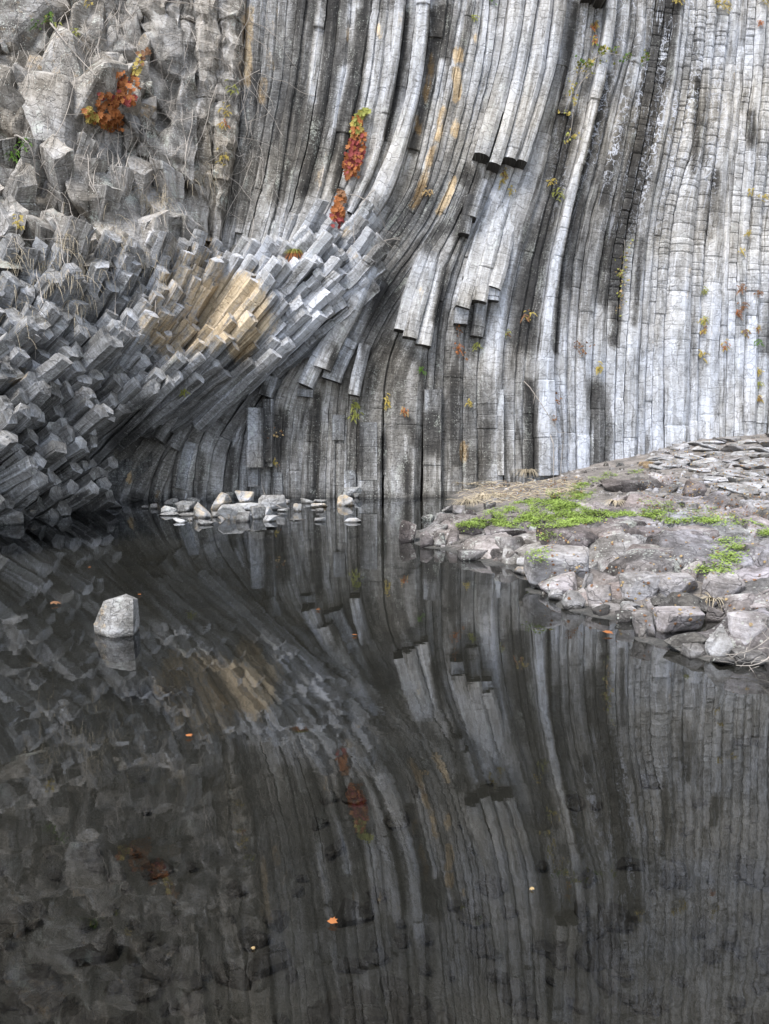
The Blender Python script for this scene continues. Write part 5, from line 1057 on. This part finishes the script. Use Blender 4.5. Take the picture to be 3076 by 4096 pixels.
# tangle of bare vines over the rough rock and the column heads
bag = Bag()
for i in range(240):
    z = RNG.random()
    if z < .75: u, v = RNG.uniform(330, 1060), RNG.uniform(-40, 700)
    elif z < .9: u, v = RNG.uniform(0, 700), RNG.uniform(500, 1150)
    else: u, v = RNG.uniform(0, 420), RNG.uniform(0, 500)
    n = RNG.randrange(6, 16); du, dv = RNG.gauss(0, 8), RNG.uniform(8, 26); pts = []
    if RNG.random() < .25: du, dv = RNG.uniform(-26, 26), RNG.uniform(-8, 12)
    for k in range(n):
        h_, _ = hit(u, v); pts.append(np.array(h_) + np.array([0, -RNG.uniform(.02, .12), 0])); u += du + RNG.gauss(0, 9); v += dv + RNG.gauss(0, 6)
    pts = np.array(pts); pts[:, 1] = np.minimum(pts[:, 1], np.convolve(np.pad(pts[:, 1], 1, 'edge'), np.ones(3) / 3, 'valid'))
    if np.abs(np.diff(pts[:, 1])).max() > .9: continue
    for _ in range(2): pts[1:-1] = .25 * pts[:-2] + .5 * pts[1:-1] + .25 * pts[2:]
    bag.tube(pts, RNG.choice([.004, .005, .006, .009]), 3)
tag(bag.build('vine_tangle', M_TWIG), 'tangle of bare grey vines over the rough upper left rock', 'vines', kind='stuff')
# dry hanging grass on the left ledges
bag = Bag()
for i in range(420):
    c = RNG.choice([(640, 800, 25), (600, 780, 40), (480, 920, 50), (700, 1030, 60), (560, 1080, 50), (330, 1080, 60), (190, 1080, 40), (90, 1240, 50), (300, 1200, 40), (260, 950, 40), (60, 1060, 50), (820, 700, 30)])
    u, v = RNG.gauss(c[0], c[2]), RNG.gauss(c[1], c[2]); h_, _ = hit(u, v); L = RNG.uniform(.15, .45); s = np.linspace(0, 1, 5)
    a = RNG.gauss(0, .5); p = np.array(h_)[None] + np.array([a, -.35, .3])[None] * (s * L)[:, None] + np.array([0, 0, -1])[None] * (L * 1.2 * s ** 2)[:, None]
    bag.tube(p, np.linspace(.005, .002, 5), 3)
tag(bag.build('dry_grass', M_DRY), 'dry straw grass hanging from the left ledges', 'grass', kind='stuff')

# moss and small green plants on the mound
def poly_pts(poly, n):
    a = np.array(poly); out_ = []
    while len(out_) < n:
        u, v = RNG.uniform(a[:, 0].min(), a[:, 0].max()), RNG.uniform(a[:, 1].min(), a[:, 1].max())
        if inside(u, v, poly): out_.append((u, v))
    return out_
MOSS = [([(1830, 2108), (1960, 2040), (2120, 1995), (2240, 1990), (2330, 2030), (2450, 2050), (2600, 2040), (2680, 2050), (2600, 2070), (2480, 2062), (2380, 2085), (2250, 2110), (2100, 2118), (1990, 2105), (1880, 2125)], 7000),
        ([(2280, 1960), (2330, 1920), (2420, 1890), (2560, 1880), (2570, 1890), (2440, 1905), (2370, 1935), (2400, 1990), (2330, 2020)], 1000), ([(2620, 2070), (2850, 2075), (2860, 2090), (2640, 2095)], 350),
        ([(2870, 2140), (3010, 2160), (2960, 2230), (2900, 2290), (2790, 2300), (2850, 2240)], 800), ([(2560, 2000), (2760, 2010), (2960, 2060), (3060, 2110), (2900, 2110), (2600, 2060)], 700), ([(2180, 1960), (2330, 1940), (2380, 2000), (2200, 2000)], 500), ([(3030, 2120), (3090, 2120), (3090, 2145), (3040, 2145)], 120), ([(2120, 2215), (2180, 2200), (2170, 2250), (2130, 2250)], 120), ([(2170, 2140), (2240, 2130), (2230, 2160), (2180, 2165)], 90)]
bag = Bag()
for poly, n in MOSS:
    for u, v in poly_pts(poly, n):
        if fbm(np.array([u / 34, v / 15, 0.5]), 3, 3) < RNG.uniform(-.15, .4): continue
        h_, _ = hit(u, v)
        for k in range(8):
            q = np.array(h_) + NR.normal(0, .055, 3) * np.array([1, 1, .15]) + np.array([0, 0, RNG.uniform(.0, .025)]); s = RNG.uniform(.008, .017); a = RNG.uniform(0, 6.28); c_, s_ = math.cos(a) * s, math.sin(a) * s
            bag.add([q + (c_, s_, RNG.uniform(-.3, 1) * s), q + (-s_, c_, RNG.uniform(-.3, .8) * s), q + (-c_, -s_, RNG.uniform(-.3, .8) * s), q + (s_, -c_, RNG.uniform(-.3, 1) * s)], [[0, 1, 2, 3]])
tag(bag.build('ground_cover', M_MOSS), 'bright green low plants covering the mound', 'ground cover', kind='stuff')
# dry grass tufts on the mound
for u, v, n, L, lab in [(1880, 2010, 170, .6, 'largest tuft of straw grass left of the moss'), (1930, 1990, 130, .55, 'straw grass tuft behind the largest one'), (1990, 1985, 120, .45, 'straw grass tuft nearest the cliff foot'), (2460, 2010, 90, .35, 'straw grass tuft below the crest ledge'), (2110, 1890, 120, .7, 'tall rusty grass against the dark groove at the cliff foot'), (2850, 2400, 80, .35, 'straw grass tuft between pale rocks, right side')]:
    h_, _ = hit(u, v); root = tag(empty('grass_tuft', h_), lab, 'grass', 'straw grass tufts on the mound'); blades(root, n, L * 1.1, M_DRY, 1.1, .8, .008 if h_.y > 12 else .005)
bag = Bag()
for i in range(420):
    u, v = RNG.uniform(1820, 2320), RNG.uniform(1915, 2015)
    if v < 1930 + (u - 1820) * -.02 or v > 2015 - max(0, u - 2000) * .15: continue
    h_, _ = hit(u, v)
    if h_.z < .05 or h_.y > 20.2: continue
    a = RNG.uniform(0, 6.28); L = RNG.uniform(.15, .4); s = np.linspace(0, 1, 4); p = np.array(h_)[None] + np.array([math.cos(a), math.sin(a), .5])[None] * (s * L)[:, None] - np.array([0, 0, 1])[None] * (L * .4 * s ** 2)[:, None]
    bag.tube(p, np.linspace(.008, .003, 4), 3)
tag(bag.build('straw', M_DRY), 'pale flattened straw between the cliff foot and the moss', 'grass', kind='stuff')
# fallen leaves on the mound and the scree
bag = Bag(); bag2 = Bag()
for i in range(2600):
    z = RNG.random()
    if z < .45: u, v = RNG.uniform(1900, 2330), RNG.uniform(1905, 1990)
    elif z < .75: u, v = RNG.uniform(2550, 3130), RNG.uniform(1745, 2060)
    else: u, v = RNG.uniform(2150, 3100), RNG.uniform(2050, 2500)
    h_, n_ = hit(u, v)
    if h_.z < .03 or h_.y > 21.6 or (h_.y < 11 and RNG.random() < .6): continue
    V, Fc = leaf_geo(RNG.uniform(.018, .042)); e = n_.to_track_quat('Z', 'Y').to_matrix() @ Matrix.Rotation(RNG.uniform(0, 6.28), 3, 'Z') @ Matrix.Rotation(RNG.uniform(-.5, .5), 3, 'X')
    (bag if RNG.random() < .5 else bag2).add(V @ np.array(e).T + np.array(h_ + n_ * .012), Fc)
tag(bag.build('fallen_leaves', L_BRN), 'brown fallen leaves scattered over mound and scree', 'leaves', kind='stuff'); tag(bag2.build('fallen_leaves', L_TAN), 'tan fallen leaves scattered over mound and scree', 'leaves', kind='stuff')
# leaves and straws on the water
for u, v, s, mat, lab in [(1325, 3705, .044, L_ORG, 'curled orange leaf floating near the bottom centre'), (1412, 2545, .06, L_ORG, 'orange leaf floating right of the white stone'), (1280, 2440, .05, L_ORG, 'small orange leaf floating in mid pool'), (2428, 2543, .1, L_ORG, 'orange leaf by the right shore rocks'), (748, 2952, .05, L_ORG, 'orange leaf floating below the fan\'s reflection'),
                          (565, 2380, .045, L_ORG, 'tiny orange leaf behind the white stone'), (362, 2270, .04, L_ORG, 'tiny orange leaf near the left ripples'), (2135, 3555, .024, L_TAN, 'tan leaf scrap floating at lower right'), (560, 2515, .04, L_BRN, 'brown scrap right beside the white stone'),
                          (205, 2418, .12, L_BRN, 'sunken brown leaf left of the white stone'), (1010, 3790, .018, L_TAN, 'tiny pale scrap near the bottom, left of the orange leaf')]:
    p = on_level(np.float64(u), np.float64(v), .004); o = link(bpy.data.objects.new('floating_leaf', leaf_mesh(mat))); o.location = tuple(p + np.array([0, 0, .012 * s / .05])); o.scale = (s, s, s * .8); o.rotation_euler = (RNG.uniform(-.15, .15), RNG.uniform(-.15, .15), RNG.uniform(0, 6.28)); tag(o, lab, 'leaf', 'leaves floating on the pool')
# bare brush in the right corner of the shore
h_, _ = hit(3060, 2560)
for (pth, lab) in [([(3076, 2480), (3000, 2560), (2920, 2600), (2860, 2590)], 'long bare twig reaching over the right shore rocks'), ([(3080, 2540), (3030, 2620), (2960, 2650), (2900, 2630)], 'bare twig drooping to the water at right'), ([(3040, 2640), (3050, 2540), (3030, 2440), (3060, 2380)], 'upright bare twigs at the right edge')]:
    branch(pth, lab, 0, [], r=.007, depth=-.2, name='bare_twig')
print('OBJECTS', len(S.objects), 'TRIS', sum(len(o.data.polygons) * 2 for o in S.objects if o.type == 'MESH'))
